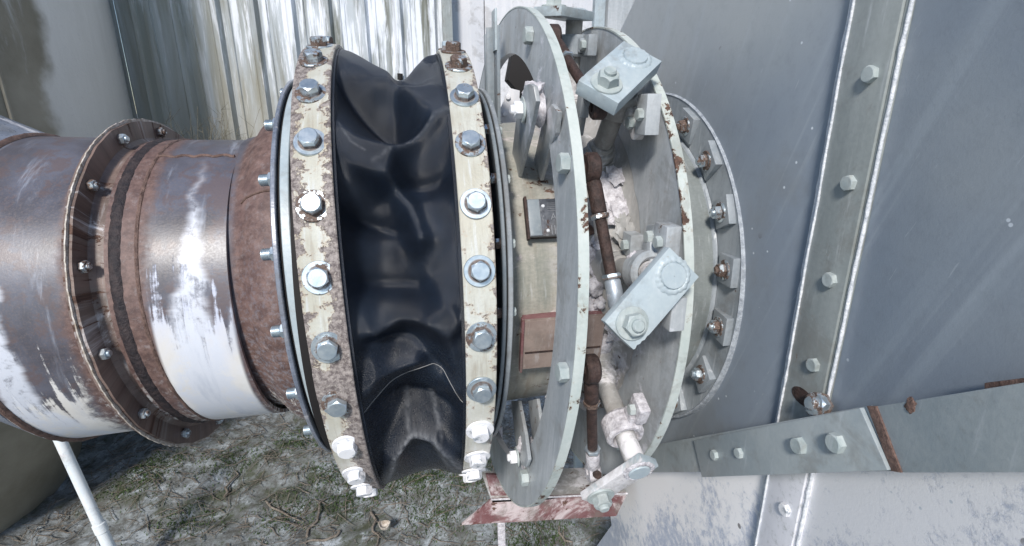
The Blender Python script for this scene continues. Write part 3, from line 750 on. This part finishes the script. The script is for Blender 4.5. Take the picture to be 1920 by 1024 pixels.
def text_mesh(s, size, o, ax, up, mat, parent, name='lettering'):
    cu = bpy.data.curves.new('t', 'FONT'); cu.body = s; cu.size = size; cu.extrude = .0002
    ob = bpy.data.objects.new('t', cu); S.collection.objects.link(ob)
    me = bpy.data.meshes.new_from_object(ob.evaluated_get(bpy.context.evaluated_depsgraph_get())); bpy.data.objects.remove(ob)
    m = Matrix((ax, up, ax.cross(up))).transposed().to_4x4(); m.translation = o
    me.transform(m); me.materials.append(mat); return link(name, me, parent)
TXT = G('stamped_text').fin((.20, .21, .23), .5, .3)
text_mesh('AUT', .014, c - ex * .016 - e2 * .004 + e1 * .0045, ex, e2, TXT, dm)
ln = MB()
for k in range(5): ln.box(c - ex * .006 + e2 * (.022 - k * .003) + e1 * .0044, ex * .014, e2 * .0003, e1 * .0002)
for k in range(5): ln.box(c - ex * (.016 - k * .005) - e2 * .020 + e1 * .0044, ex * .0007, e2 * .007, e1 * .0002)
part('plate_ruling', ln, TXT, dm)['kind'] = 'stuff'
BP = painted('dusty_brown_plate', (.20, .15, .13), (.30, .24, .21), rust=.1, dust=.08, rough=.6, streak=.3, seed=44, big=20)
pl2, c2, ex2, f1, f2, hw2, hh2 = plate_on_drum(982, 600, 1122, 676, .018, BP, 'blank pinkish brown plate', name='blank_plate')
lg = MB().box(c2 - f2 * (hh2 * .28) + f1 * .0045, ex2 * (hw2 - .003), f2 * .0012, f1 * .0010); part('plate_ledge', lg, M['brownpart'], dm)

# gusset pairs carrying the ring rollers: slightly leaning plates from the drum to the inside of the ring
def gusset(pts, th=.006):
    P = [on_x(px, py, x) for px, py, x in pts]
    return part('gusset', MB().prism(P, (th, 0, 0)), M['grey'], dm, .0012)
def roller(c):
    f_ = lambda xo, rr: (lambda q: c + Vector((xo, rr * math.cos(q) * (1 + .12 * mnoise.noise((q * 2, xo * 200, 1))), rr * math.sin(q))))
    part('roller', MB().loft([f_(.006, .005), f_(.006, .022), f_(.010, .024), (f_(.016, .019)), f_(.022, .024), f_(.026, .022), f_(.026, .005)], 30), M['residue'], dm)
    part('dried_residue', MB().add(*blob(c + Vector((.013, -.004, .022)), .014, 4.4, (1, 1, 1.2), .5)), M['residue'], dm, smooth=60)
    bolt(dm, c + Vector((-.0005, 0, 0)), (-1, 0, 0), rot=.4, kind='boltwhite', sc=.85, wash='boltpaint', nut=True)
def roller_late():
    gusset([(984, 160, .149), (993, 157, .1485), (1000, 162, .149), (1005, 190, .151), (994, 245, .156), (971, 337, .1645), (966, 312, .1645), (959, 294, .1625), (967, 228, .157), (974, 190, .152)])
    gusset([(1013, 339, .196), (1001, 300, .194), (1012, 250, .188), (1020, 215, .183), (1034, 195, .180), (1046, 210, .180), (1042, 250, .183), (1029, 281, .188)])
    roller(on_x(982, 206, .153))
    gusset([(958, 752, .164), (972, 752, .1645), (984, 815, .156), (990, 862, .150), (985, 876, .149), (977, 872, .149), (966, 828, .154)])
    gusset([(990, 752, .188), (1006, 748, .190), (1014, 800, .182), (1020, 850, .175), (1000, 842, .178), (994, 790, .184)])
    roller(on_x(971, 856, .150))

# hollow-shafted vane levers, each a thing of its own
BT = 13.0; SP = 36.0
def blob(c, r, seed, sq=(1, 1, 1), amp=.35, n=3):
    bm = bmesh.new(); bmesh.ops.create_icosphere(bm, subdivisions=n, radius=1)
    vs = []; c = Vector(c)
    for v in bm.verts:
        k = 1 + amp * mnoise.noise(v.co * 1.6 + Vector((seed, seed * 2, 0))) + amp * .5 * mnoise.noise(v.co * 4.5 + Vector((0, seed, 1)))
        vs.append(c + Vector((v.co.x * r * k * sq[0], v.co.y * r * k * sq[1], v.co.z * r * k * sq[2])))
    fs = [tuple(v.index for v in f.verts) for f in bm.faces]; bm.free(); return vs, fs
LV = 'vane lever plates standing round the damper drum'
labels = {0: 'flat lever plate seen from below at the top of the damper', 1: 'thick pale lever plate above the upper right of the drum',
          2: 'large bright diagonal lever plate in front of the drum at mid height', 3: 'dusty lever plate low on the damper above the red channel'}
XB = .296
for k, off in ((2, 0), (1, 1), (0, 2), (3, -1), (-1, 3), (4, -2)):
    if k in (-1, 4): continue
    t = math.radians(BT + SP * off); e1 = Vector((0, -math.cos(t), math.sin(t))); e2 = Vector((0, math.sin(t), math.cos(t))); ex = Vector((1, 0, 0))
    xb = XB - (.008 if k == 3 else 0)
    base = Vector((xb, 1, AZ)); c = base + e1 * (.48 if k else .466)
    lv = thing('vane_lever', tuple(c), labels[k], 'lever', LV)
    L = (-ex - e2).normalized(); Wd = (ex - e2).normalized()
    if k == 3: L = (-ex * .75 - e2 * 1.0).normalized(); Wd = (ex - L * ex.dot(L)).normalized()
    thk = {1: .010, 3: .006}.get(k, .0075); wd = {1: .030, 3: .0195}.get(k, .0265)
    cen = c + L * .037 - e1 * thk
    pm = MB()
    # outline with a chipped corner
    o2 = [(-.059, -wd), (.040, -wd), (.0445, -wd * .98), (.050, -wd * 1.0), (.0585, -wd * .97), (.0585, wd), (-.059, wd)]
    if k == 2: o2 = [(-.059, -wd), (-.059, wd), (.034, wd), (.036, wd * .97), (.042, wd), (.045, wd * .93), (.049, wd * .95), (.053, wd * .88), (.057, wd * .93), (.0595, wd * .90), (.060, 0), (.0585, -wd)]
    pm.prism([cen - e1 * thk + L * a + Wd * b for a, b in o2], e1 * (2 * thk))
    part('lever_plate', pm, M['plate'] if k != 3 else M['platedust'], lv, .0012)
    f_ = lambda z, r, q=c: (lambda w: q + (ex * math.cos(w) + e2 * math.sin(w)) * (r(w) if callable(r) else r) + e1 * z)
    part('shaft_end', MB().loft([f_(-.0002, .0005), f_(-.0002, .0162), f_(.0028, .0160), f_(.0042, .0150), f_(.0044, .0005)], 40), M['plate'], lv, smooth=50)
    wr = lambda z, r, s: f_(z, lambda w, r=r, s=s: r + .0016 * mnoise.noise((math.cos(w) * 5, math.sin(w) * 5, s + k)) + .0007 * math.sin(w * 17 + s))
    part('weld_ring', MB().loft([wr(-.0003, .0235, 1), wr(.0016, .0215, 2), wr(.0030, .0185, 3), wr(.0022, .0165, 4), wr(-.0003, .0150, 5)], 90), M['plate'] if k != 3 else M['residue'], lv, smooth=60)
    nc = c + L * .075
    bolt(lv, nc, e1, rot=.5 + k, kind='boltpaint', sc=1.0, wash='boltpaint', nut=True)
    # shaft through to the drum
    S1 = lambda r0, r1, rad, nm, mt, n=36: part(nm, MB().tube([base + e1 * r0, base + e1 * (r0 + .002), base + e1 * (r1 - .002), base + e1 * r1], [rad * .93, rad, rad, rad * .93], n), M[mt], lv)
    S1(.27, .465, .0150, 'shaft', 'greydust')
    S1(.300, .318, .024, 'collar', 'greydust'); S1(.318, .327, .019, 'collar', 'greydust')
# bearing housings bolted to the damper at each shaft
for k, off in ((2, 0), (1, 1), (0, 2), (3, -1)):
    t = math.radians(BT + SP * off); e1 = Vector((0, -math.cos(t), math.sin(t))); e2 = Vector((0, math.sin(t), math.cos(t))); ex = Vector((1, 0, 0))
    xb = XB - (.008 if k == 3 else 0); base = Vector((xb, 1, AZ))
    mt = {0: 'flange', 1: 'greydust', 2: 'grey', 3: 'residue'}[k]
    f_ = lambda z, r: (lambda w: base + (ex * math.cos(w) + e2 * math.sin(w)) * r + e1 * z)
    part('bearing_ring', MB().loft([f_(.392, .0156), f_(.392, .026), f_(.396, .029), f_(.424, .029), f_(.428, .026), f_(.428, .021), f_(.420, .0165)], 44), M[mt], dm)
    hb_ = MB().box(base + ex * .012 + e1 * .410 , ex * .0125, e2 * .040, e1 * .012)
    hb_.box(base + ex * .016 + e1 * .410 + e2 * .046, ex * .0085, e2 * .016, e1 * .017).box(base + ex * .016 + e1 * .410 - e2 * .046, ex * .0085, e2 * .016, e1 * .017)
    part('bearing_saddle', hb_, M[mt], dm, .003)
    for s_ in (1, -1): bolt(dm, base + ex * .0075 + e1 * .410 + e2 * .046 * s_, -ex, rot=.2, kind='boltpaint', sc=.65)
    # welded boss and lumpy residue round the root
    part('shaft_boss', MB().loft([f_(.268, .040), f_(.284, .036), f_(.296, .030), f_(.302, .026), f_(.302, .016)], 40, closed=False), M['greydust'], dm)
    rs = MB()
    for j in range(7):
        q = base + e1 * (.279 + .005 * random.random()) + ex * random.uniform(-.04, .012) + e2 * random.uniform(-.045, .045)
        rs.add(*blob(q, random.uniform(.008, .017), j * 3.1 + k, (1, .7, 1.1)))
    part('dried_residue', rs, M['residue'], dm, smooth=60)
roller_late()
# scattered crusts on the drum
for j, (px, py, r) in enumerate([(1190, 486, .009), (1130, 500, .012), (1122, 540, .013), (1160, 690, .010), (1060, 985, .0), (1150, 330, .016), (1165, 300, .012), (1200, 790, .014), (1130, 575, .009), (1080, 185, .012), (1085, 205, .011), (1180, 815, .012), (1075, 905, .013), (1060, 920, .010)]):
    if r == 0: continue
    x_, t_ = on_cyl(px, py, .30 if j not in (0,) else .40); rr = .285 if j else .40
    q = Vector((x_, 1 - rr * math.cos(t_), AZ + rr * math.sin(t_)))
    part('residue_lump', MB().add(*blob(q, r, j * 7.7, (1, .8, 1.2), .5)), M['residue'], dm, smooth=60)

rc_ = random.Random(21)
cr_spots = [(1105, 520, 26), (1120, 470, 18), (1150, 400, 24), (1165, 440, 20), (1140, 360, 22), (1110, 600, 24), (1120, 640, 20), (1150, 610, 22), (1175, 690, 20), (1140, 690, 18), (1100, 740, 20), (1130, 860, 18), (1190, 420, 14), (1175, 340, 18), (1085, 330, 18), (1078, 215, 16), (1092, 190, 16), (1070, 250, 14)]
for j, (px, py, sz) in enumerate(cr_spots):
    x_, t_ = on_cyl(px, py, .285); x_ = min(x_, .312); e1 = Vector((0, -math.cos(t_), math.sin(t_))); c0_ = Vector((x_, 1, AZ)) + e1 * (.277 + .03 * max(0, (x_ - .28) / .035))
    vs, fs = blob((0, 0, 0), sz * .00075, j * 5.3 + 2, (1, 1, 1), .9, 3)
    e2 = Vector((0, math.sin(t_), math.cos(t_))); ex = Vector((1, 0, 0))
    part('dried_residue', MB().add([c0_ + ex * v.x + e2 * v.y * 1.3 + e1 * v.z * .28 for v in vs], fs), M['residue'] if j % 3 else M['greydust'], dm, smooth=60)
for (px, py), r in (((1086, 196), .42), ((1078, 232), .36)):
    x_, t_ = on_cyl(px, py, r); q = Vector((x_ + .006, 1 - r * math.cos(t_), AZ + r * math.sin(t_)))
    block(q, Vector((.007, 0, 0)), Vector((0, .009, .004)), Vector((0, -.006, .014)), mat='flange')

# ================================================================== CONTROL RING
FF = Fr(.1619, .0532, -.0372, .0004, .0033); FI = Fr(.173, .0374, -.0227, .0079, .0066)
cr = thing('control_ring', (.165, 1, AZ), 'large thin grey ring standing free round the damper drum', 'ring')
rin = lambda t: .392 + .0
off_in = FI.c - FF.c
ringm = MB().loft([lambda t: FF.p(0, .3905, t) + Vector((0, .0065, .003)), lambda t: FF.p(0, .4635, t), lambda t: FF.p(.0012, .4649, t), lambda t: FF.p(.0112, .4649, t), lambda t: FF.p(.0124, .4635, t), lambda t: FF.p(.0124, .3905, t) + Vector((0, .0065, .003))], 300)
part('ring_plate', ringm, M['grey'], cr)
part('ring_edge', lathe(FF, [(-.0006, .4640), (-.0006, wob(.4662, .0004, 50)), (.013, wob(.4662, .0004, 50, 2)), (.013, .4640)], 300), M['rim'], cr)
RB = [(67, .445), (31, .455), (-3.1, .452), (-43, .431)]
for i, (d, r) in enumerate(RB):
    bolt(cr, FF.p(-.0005, r - .008, math.radians(d)), -FF.n, rot=.3 * i, kind='boltpaint', sc=.98)
P1, P2 = math.radians(80), math.radians(72)
for dd, r_ in ((77, .43),):
    t = math.radians(dd); c = FF.p(-.004, r_, t); e1 = FF.rad(t)
    part('stop_plate', MB().box(on_x(927, 58, .157), (.002, 0, 0), (0, .020, 0), (0, 0, .034)), M['plate'], cr, .001)

# ================================================================== LINK RODS
def linkrod(a, b, label, rust=True, sleeve='top'):
    a = Vector(a); b = Vector(b); d = (b - a).normalized(); L = (b - a).length
    t = thing('link_rod', tuple(a), label, 'rod', 'link rods from the control ring to the levers')
    m = M['brownpart']
    part('rod', MB().tube([a + d * .028, b - d * .030], .0074, 16), m, t)
    f_ = lambda c, r0: MB().loft([(lambda w, z=z, r=r, c=c: c + Vector((z, r * math.cos(w), r * math.sin(w)))) for z, r in ((-.009, .005), (-.009, r0 * .85), (-.006, r0), (.006, r0), (.009, r0 * .85), (.009, .005))], 26)
    part('rod_eye', f_(a, .0195), m, t); part('rod_eye', f_(b, .0150), m if sleeve != 'dust' else M['residue'], t)
    part('rod_sleeve', MB().tube([a + d * .014, a + d * .022, a + d * .058, a + d * .060], [.008, .0098, .0098, .008], 16), M['brownpart'] if sleeve == 'top' else m, t)
    part('rod_sleeve', MB().tube([b - d * .050, b - d * .047, b - d * .016, b - d * .010], [.0085, .0102, .0108, .008], 16), M['sleevezinc'] if sleeve != 'dust' else M['residue'], t)
    ln = HEX['bolt'] if sleeve != 'dust' else HEX['boltwhite']
    link('lock_nut', NUTM['boltrust'] if sleeve == 'dust' else NUTM['bolt'], t, basis(b - d * .050, -d) @ Matrix.Diagonal((.85, .85, .5, 1)))
    link('lock_nut', NUTM['boltrust'], t, basis(a + d * .060, d) @ Matrix.Diagonal((.85, .85, .5, 1)))
    # pin through the ring
    part('pin', MB().tube([a + Vector((-.026, 0, 0)), a + Vector((.012, 0, 0))], .0065, 12), m, t)
    part('pin', MB().tube([b - Vector((0, 0, 0)), b + Vector((0, -.02, .01))], .006, 12), m, t)
def rp(off, k3=False):                      # underside of a lever's free end
    t = math.radians(BT + SP * off); e1 = Vector((0, -math.cos(t), math.sin(t))); e2 = Vector((0, math.sin(t), math.cos(t)))
    L = (-Vector((1, 0, 0)) - e2).normalized() if not k3 else (-Vector((.75, 0, 0)) - e2).normalized()
    return Vector((XB - (.008 if k3 else 0), 1, AZ)) + e1 * .442 + L * .075
linkrod(FF.p(.034, .437, math.radians(31)), rp(0), 'brown rusty link rod sloping down to the middle lever')
linkrod(FF.p(.034, .437, math.radians(67)), rp(1), 'brown rusty link rod under the thick upper lever plate')
linkrod(FF.p(.034, .440, math.radians(-3.1)), rp(-1, True), 'short brown rod with whitened lower end above the low dusty lever', sleeve='dust')

# ================================================================== FAN HOUSING (right)
hs = thing('fan_housing', (.49, .8, 0), 'blue grey sheet metal housing wall filling the right side', 'housing')
XW = .488
def wp(y, z, dx=0): return Vector((XW + dx, y, z))
def wallpoly(pts, thick, name, mat, dx=0, bevel=.0008, **k): return part(name, MB().prism([wp(y, z, dx) for y, z in pts], (thick, 0, 0)), M[mat], hs, bevel, **k)
scroll = [(.545, -.02), (.545, 2.35), (.90, 2.2), (1.06, 1.85), (1.148, 1.735), (1.23, 1.68), (1.42, 1.52), (1.50, 1.2), (1.40, .9), (1.16, .55), (1.08, .40), (1.24, .12), (1.3, -.02)]
wallpoly(scroll, .006, 'side_panel', 'wall', .001)
wallpoly([(-.6, -.02), (-.6, 2.35), (.470, 2.35), (.470, -.02)], .006, 'side_panel', 'wall', .001)
wallpoly([(.476, -.02), (.476, 2.35), (.538, 2.35), (.538, -.02)], .008, 'joint_strip', 'strip', -.007)
wallpoly([(.470, -.02), (.470, 2.35), (.4755, 2.35), (.4755, -.02)], .012, 'strip_lip', 'strip', -.004)
def zbead(y, z0, z1, r, dx, seed, mat='sealant', name='sealant_bead'):
    n = 170; pts = [wp(y + .0016 * mnoise.noise((0, z * 14, seed)), z, dx) for z in [z0 + (z1 - z0) * i / n for i in range(n + 1)]]
    rs = [r * (1 + .5 * mnoise.noise((seed, i * .9, 0))) for i in range(n + 1)]
    part(name, MB().tube(pts, rs, 7), M[mat], hs, smooth=60)
zbead(.5455, .02, 2.3, .0030, -.002, 1); zbead(.5375, .02, 2.3, .0016, -.008, 5); zbead(.4705, .02, 2.3, .0022, -.003, 9)
for k, z in enumerate([1.988, 1.876, 1.764, 1.652, 1.539, 1.425, 1.311, 1.199, 1.086, .977, .865, .753, .64]):
    b = bolt(hs, wp(.4955, z, -.007), (-1, 0, 0), rot=[.4, .1, .7, .2][k % 4], kind='boltpaint' if z > 1.0 else 'boltwhite', sc=.70, hz=.75)
# open nut and dark hole above the brace
bolt(hs, wp(.470, 1.156, -.0095), (-1, 0, .35), rot=.3, kind='boltrust', sc=1.15, nut=True)
hc = [wp(.505, 1.148, -.0072) + Vector((0, .019 * math.cos(w), .011 * math.sin(w))) for w in np.linspace(0, 2 * math.pi, 22)[:-1]]
part('rust_patch', MB().prism(hc, (-.0006, 0, 0)), M['brownpart'], hs)
# housing back depth and top right neighbours
part('scroll_band', MB().add([wp(y, z, dx) for dx in (.006, .55) for y, z in scroll], [(i, (i + 1) % len(scroll), (i + 1) % len(scroll) + len(scroll), i + len(scroll)) for i in range(len(scroll))]), M['wall'], hs)
pa, pb = on_y(1180, 0, 1.5), on_y(1100, 0, 1.5)
gc = thing('grey_column', (.62, 1.6, 0), 'pale grey square steel column behind the top of the damper', 'column')
part('column_shaft', MB().box((.640, 1.62, 1.2), (.055, 0, 0), (0, .05, 0), (0, 0, 1.25)), M['grey'], gc, .003)
part('cover_strip', MB().box((.560, 1.58, 1.2), (.016, 0, 0), (0, .012, 0), (0, 0, 1.25)), M['plate'], gc, .002)

# ------------------------------------------------------------------ diagonal brace
XBR = .440
br = thing('diagonal_brace', (XBR, .5, .9), 'grey diagonal brace beam bolted across the housing wall', 'brace')
def bp(px, py, x=XBR): return on_x(px, py, x)
A_, B_, C_, D_ = bp(1205, 838), bp(1920, 722), bp(1920, 885), bp(1205, 886)
def ext(P, Q, s): return Q + (Q - P) * s
B2, C2 = ext(A_, B_, .5), ext(D_, C_, .5)
joint_t, joint_b = bp(1628, 761), bp(1674, 883)
part('beam_face', MB().prism([A_, joint_t, joint_b, D_], (.006, 0, 0)), M['brace'], br, .001)
part('beam_face', MB().prism([joint_t + Vector((0, -.009, .005)), B2, C2, joint_b + Vector((0, -.009, .005))], (.006, 0, 0)), M['brace'], br, .001)
up = Vector((0, 0, .006))
fx = Vector((.0062, 0, 0))
part('beam_flange', MB().prism([A_ + fx, B2 + fx, B2 - up + fx, A_ - up + fx], (XW - XBR - .0105, 0, 0)), M['brace'], br, .0008)
part('beam_flange', MB().prism([D_ + fx, C2 + fx, C2 + up + fx, D_ + up + fx], (XW - XBR - .0105, 0, 0)), M['brace'], br, .0008)
jp = MB().prism([joint_t + Vector((-.002, 0, 0)), joint_t + Vector((-.002, -.0095, .0055)), joint_b + Vector((-.002, -.0095, .0055)), joint_b + Vector((-.002, 0, 0))], (.004, 0, 0))
part('rusty_joint', jp, M['weldrust'], br, .0005)
S0, S1_, S2_, S3_ = [on_x(px, py, XBR - .006) for px, py in ((1300, 826), (1612, 765), (1664, 882), (1316, 895))]
sm_ = on_x(1306, 852, XBR - .006)
part('splice_plate', MB().prism([S0, S1_, S2_, S3_, sm_], (.0055, 0, 0)), M['brace'], br, .001)
for px, py, s_ in ((1342, 853, .75), (1388, 849, .75), (1502, 835, 1.0), (1572, 830, 1.05)):
    bolt(br, on_x(px, py, XBR - .006), (-1, 0, 0), rot=px * .01, kind='boltpaint', sc=s_ * .80, hz=.8)
chip = on_x(1708, 760, XBR - .0005); part('rust_chip', MB().add(*blob(chip, .0045, 3, (.25, 1, 1.6), .6)), M['weldrust'], br, smooth=60)
part('rusty_angle', MB().prism([on_x(1845, 718, .47), on_x(1990, 700, .47), on_x(1990, 720, .47), on_x(1845, 735, .47)], (.012, 0, 0)), M['weldrust'], br, .001)

# ================================================================== SUPPORT CHANNEL, STRUTS, POST
ch = thing('support_channel', (.25, .9, 0), 'worn red and white steel channel beneath the control ring', 'channel')
YC = .93
q = lambda px, py, y=YC: on_y(px, py, y)
wf = [q(866, 985), q(922, 938), q(1176, 926), q(1156, 968)]
part('channel_face', MB().prism(wf, (0, .008, 0)), M['redwhite'], ch, .001)
t0, t1 = q(922, 938), q(1176, 926)
part('channel_top', MB().prism([t0 + Vector((0, 0, 0)), t1, t1 + Vector((0, .10, .0)), t0 + Vector((-.01, .10, 0))], (0, 0, -.007)), M['greydust'], ch, .001)
pw = [q(912, 897), q(1000, 899), q(1040, 935), q(922, 937)]
part('channel_web', MB().prism([p + Vector((0, .012, 0)) for p in pw], (0, .007, 0)), M['redwhite'], ch, .001)
part('edge_bead', MB().tube([q(921, 937) + Vector((0, -.001, .001)), q(1176, 925.5) + Vector((0, -.001, .001))], .0022, 8), M['residue'], ch)
sv = thing('white_strut', (.12, .95, 0), 'narrow whitewashed strut standing behind the red channel', 'strut')
a0 = on_y(934, 800, .97); a1 = Vector((a0.x + .02, 1.0, -.02))
d_ = (a1 - a0) / 2; part('strut_bar', MB().box((a0 + a1) / 2, (.009, 0, 0), (0, .004, 0), d_), M['residue'], sv, .001)
cpp = thing('conduit', (-1.3, 1.9, 0), 'leaning white conduit below the left duct', 'conduit')
c0 = on_y(108, 815, 1.62); c1 = on_z(232, 1085, 0)
c0 = Vector(c0); cm_ = c0.lerp(c1, .62)
part('tube', MB().tube([c0, cm_], .016, 20), M['conduit'], cpp); part('tube', MB().tube([cm_, c1 + (c1 - c0) * .1], .0175, 20), M['conduit'], cpp)
dd_ = (c1 - c0).normalized(); part('coupling', MB().tube([cm_ - dd_ * .012, cm_ - dd_ * .010, cm_ + dd_ * .02, cm_ + dd_ * .022], [.017, .0195, .0195, .018], 20), M['conduit'], cpp)

ps = thing('steel_post', (.2, 1.25, 0), 'slim blue grey steel post standing left of the control ring top', 'post')
pt_ = on_y(931, 48, .98); pbm = on_y(937, 240, .98)
part('post_angle', MB().box(((pt_.x + pbm.x) / 2, .99, (pt_.z + pbm.z) / 2), (.003, 0, 0), (0, .018, 0), (0, 0, (pt_.z - pbm.z) / 2)), M['post'], ps, .001)
part('post_angle', MB().box(((pt_.x + pbm.x) / 2 - .0105, 1.003, (pt_.z + pbm.z) / 2), (.007, 0, 0), (0, .003, 0), (0, 0, (pt_.z - pbm.z) / 2)), M['post'], ps, .001)
p2 = on_y(913, 65, 1.1); part('back_bar', MB().box((p2.x, 1.1, p2.z - .06), (.005, 0, 0), (0, .01, 0), (0, 0, .06)), M['post'], ps, .001)
p3, p4 = on_y(918, 150, 1.18), on_y(903, 232, 1.18); part('brace_bar', MB().box((p3 + p4) / 2 - Vector((0, 0, .06)), (.010, 0, 0), (0, .006, 0), (p3 - p4) * .5 + Vector((0, 0, .06))), M['flange'], ps, .001)
bpn = thing('bolted_panel', (.27, 1.33, 0), 'small white bolted panel seen through the control ring', 'panel')
pp = [on_y(px, py, 1.33) for px, py in ((940, 262), (938, 205), (955, 165), (975, 170), (968, 262))]
part('panel_sheet', MB().prism(pp, (0, .006, 0)), M['white'], bpn, .001)
for px, py in ((952, 182), (946, 213)): bolt(bpn, on_y(px, py, 1.33), (0, -1, 0), kind='boltwhite', sc=.5)
kb = thing('dark_duct', (.33, 1.42, 1.55), 'dark slanted box section seen through the control ring', 'duct')
kp = [on_y(px, py, 1.36) for px, py in ((952, 150), (962, 95), (1035, 150), (1060, 205), (1010, 215))]
part('box_section', MB().prism(kp, (0, .05, 0)), M['gap'], kb, .002)

# ================================================================== GROUND LITTER
def litter(n, seed, rmin, rmax, lmin, lmax, region, mat, name, label, cat, lift=.004):
    rnd = random.Random(seed); mb = MB()
    for i in range(n):
        x = rnd.uniform(*region[0]); y = rnd.uniform(*region[1])
        if (x - TC.x) ** 2 + (y - TC.y) ** 2 < .5: continue
        a = rnd.uniform(0, math.pi * 2); L = rnd.uniform(lmin, lmax); r = rnd.uniform(rmin, rmax)
        pts = []; 
        for k in range(4):
            s = (k / 3 - .5) * L; xx = x + math.cos(a) * s + .006 * rnd.uniform(-1, 1); yy = y + math.sin(a) * s + .006 * rnd.uniform(-1, 1)
            pts.append((xx, yy, gz(xx, yy) + lift + r + rnd.uniform(0, .008)))
        mb.tube(pts, [r, r, r * .8, r * .4], 4)
    o = link(name, mb.data(name, mat)); tag(o, label, cat); o['kind'] = 'stuff'
litter(2600, 3, .0006, .0019, .02, .11, ((-1.6, 1.2), (1.1, 2.6)), M['twig'], 'twig_litter', 'fine dry twigs and stalks scattered over the dusty soil', 'twigs')
def moss():
    rnd = random.Random(5); mb = MB()
    cl = [on_z(px, py, 0) for px, py in ((300, 870), (260, 900), (620, 890), (700, 880), (800, 900), (880, 890), (560, 820), (540, 960), (660, 930), (820, 960), (880, 850), (980, 1000), (1030, 990), (760, 905), (430, 860), (350, 960))]
    for i in range(16000):
        c = rnd.choice(cl); x = c.x + rnd.gauss(0, .07); y = c.y + rnd.gauss(0, .06); z = gz(x, y)
        a = rnd.uniform(0, 6.28); s = rnd.uniform(.003, .009); h = rnd.uniform(.002, .014)
        u = Vector((math.cos(a) * s, math.sin(a) * s, 0)); w = Vector((-math.sin(a), math.cos(a), 0)) * s * .35
        b = Vector((x, y, z)); mb.add([b - w, b + w, b + u + Vector((0, 0, h))], [(0, 1, 2)])
    o = link('moss', mb.data('moss', M['moss'])); tag(o, 'green moss and seedlings in patches on the dusty soil', 'moss'); o['kind'] = 'stuff'
moss()
def pebbles():
    rnd = random.Random(9); mb = MB()
    for i in range(2600):
        x = rnd.uniform(-1.5, 1.0); y = rnd.uniform(1.2, 2.5)
        if (x - TC.x) ** 2 + (y - TC.y) ** 2 < .5: continue
        r = rnd.uniform(.002, .007); z = gz(x, y); q = Vector((x, y, z + r * .3))
        vs = [q + Vector((r * rnd.uniform(.6, 1.3), 0, 0)), q + Vector((0, r * rnd.uniform(.6, 1.3), 0)), q - Vector((r * rnd.uniform(.6, 1.3), 0, 0)), q - Vector((0, r * rnd.uniform(.6, 1.3), 0)), q + Vector((0, 0, r * .7))]
        mb.add(vs, [(0, 1, 4), (1, 2, 4), (2, 3, 4), (3, 0, 4)])
    o = link('soil_crumbs', mb.data('soil_crumbs', M['ground'])); tag(o, 'loose crumbs of pale dusty soil', 'soil'); o['kind'] = 'stuff'
pebbles()
# individual sticks
for px0, py0, px1, py1, r, lab in ((415, 925, 445, 875, .0045, 'bent pale stick lying below the rusty duct flange'), (575, 1010, 610, 930, .005, 'thick dry stick on the soil left of the clamp band foot'),
                                   (500, 940, 560, 975, .004, 'grey stick lying across the soil beneath the left duct'), (697, 960, 706, 1015, .005, 'pale split stick beside the curled husk'),
                                   (640, 995, 560, 1020, .005, 'brown stick near the bottom edge of the photo'), (1045, 985, 1085, 1024, .004, 'long thin root behind the white strut')):
    a = on_z(px0, py0, 0); b = on_z(px1, py1, 0); pts = []
    for k in range(6):
        p = a.lerp(b, k / 5); p += Vector((.012 * math.sin(k * 2 + px0), .01 * math.cos(k * 1.7), 0)); p.z = gz(p.x, p.y) + r + .006; pts.append(p)
    tag(link('stick', MB().tube(pts, [r, r * 1.1, r, r * .9, r * .7, r * .4], 8).data('stick', M['twig'], smooth=60)), lab, 'stick', 'sticks on the ground')
c = on_z(722, 990, .012)
hk = MB().loft([(lambda t, z=z, r=r: c + Vector((r * math.cos(t), r * math.sin(t) * .9, z + (.010 * max(0, math.cos(2 * t + .6)) if z > .01 else 0)))) for z, r in ((0, .004), (.001, .014), (.006, .019), (.018, .022), (.018, .020), (.007, .017), (.004, .004))], 36)
tag(link('seed_husk', hk.data('seed_husk', M['husk'], smooth=60)), 'small pale open seed husk lying on the dusty ground', 'husk')
def weeds():
    rnd = random.Random(12); mb = MB()
    for i in range(170):
        x = rnd.uniform(-1.06, -.68); y = rnd.uniform(2.35, 2.52); h = rnd.uniform(1.05, 1.52); a = rnd.uniform(-.2, .2); b = rnd.uniform(-.1, .05)
        pts = [(x, y, .3), (x + a * .3, y + b * .3, h * .5), (x + a, y + b, h * .85), (x + a * 1.6 + rnd.uniform(-.04, .04), y + b, h)]
        mb.tube(pts, [.0022, .0018, .0012, .0006], 4)
        for k in range(5):
            p = Vector(pts[2]).lerp(Vector(pts[3]), rnd.random()); qv = p + Vector((rnd.uniform(-.05, .05), rnd.uniform(-.03, .03), rnd.uniform(0, .06))); mb.tube([p, qv], [.0009, .0004], 3)
    o = link('dry_weeds', mb.data('dry_weeds', M['weed'])); tag(o, 'tall thin dry weeds against the corrugated wall', 'weeds'); o['kind'] = 'stuff'
weeds()
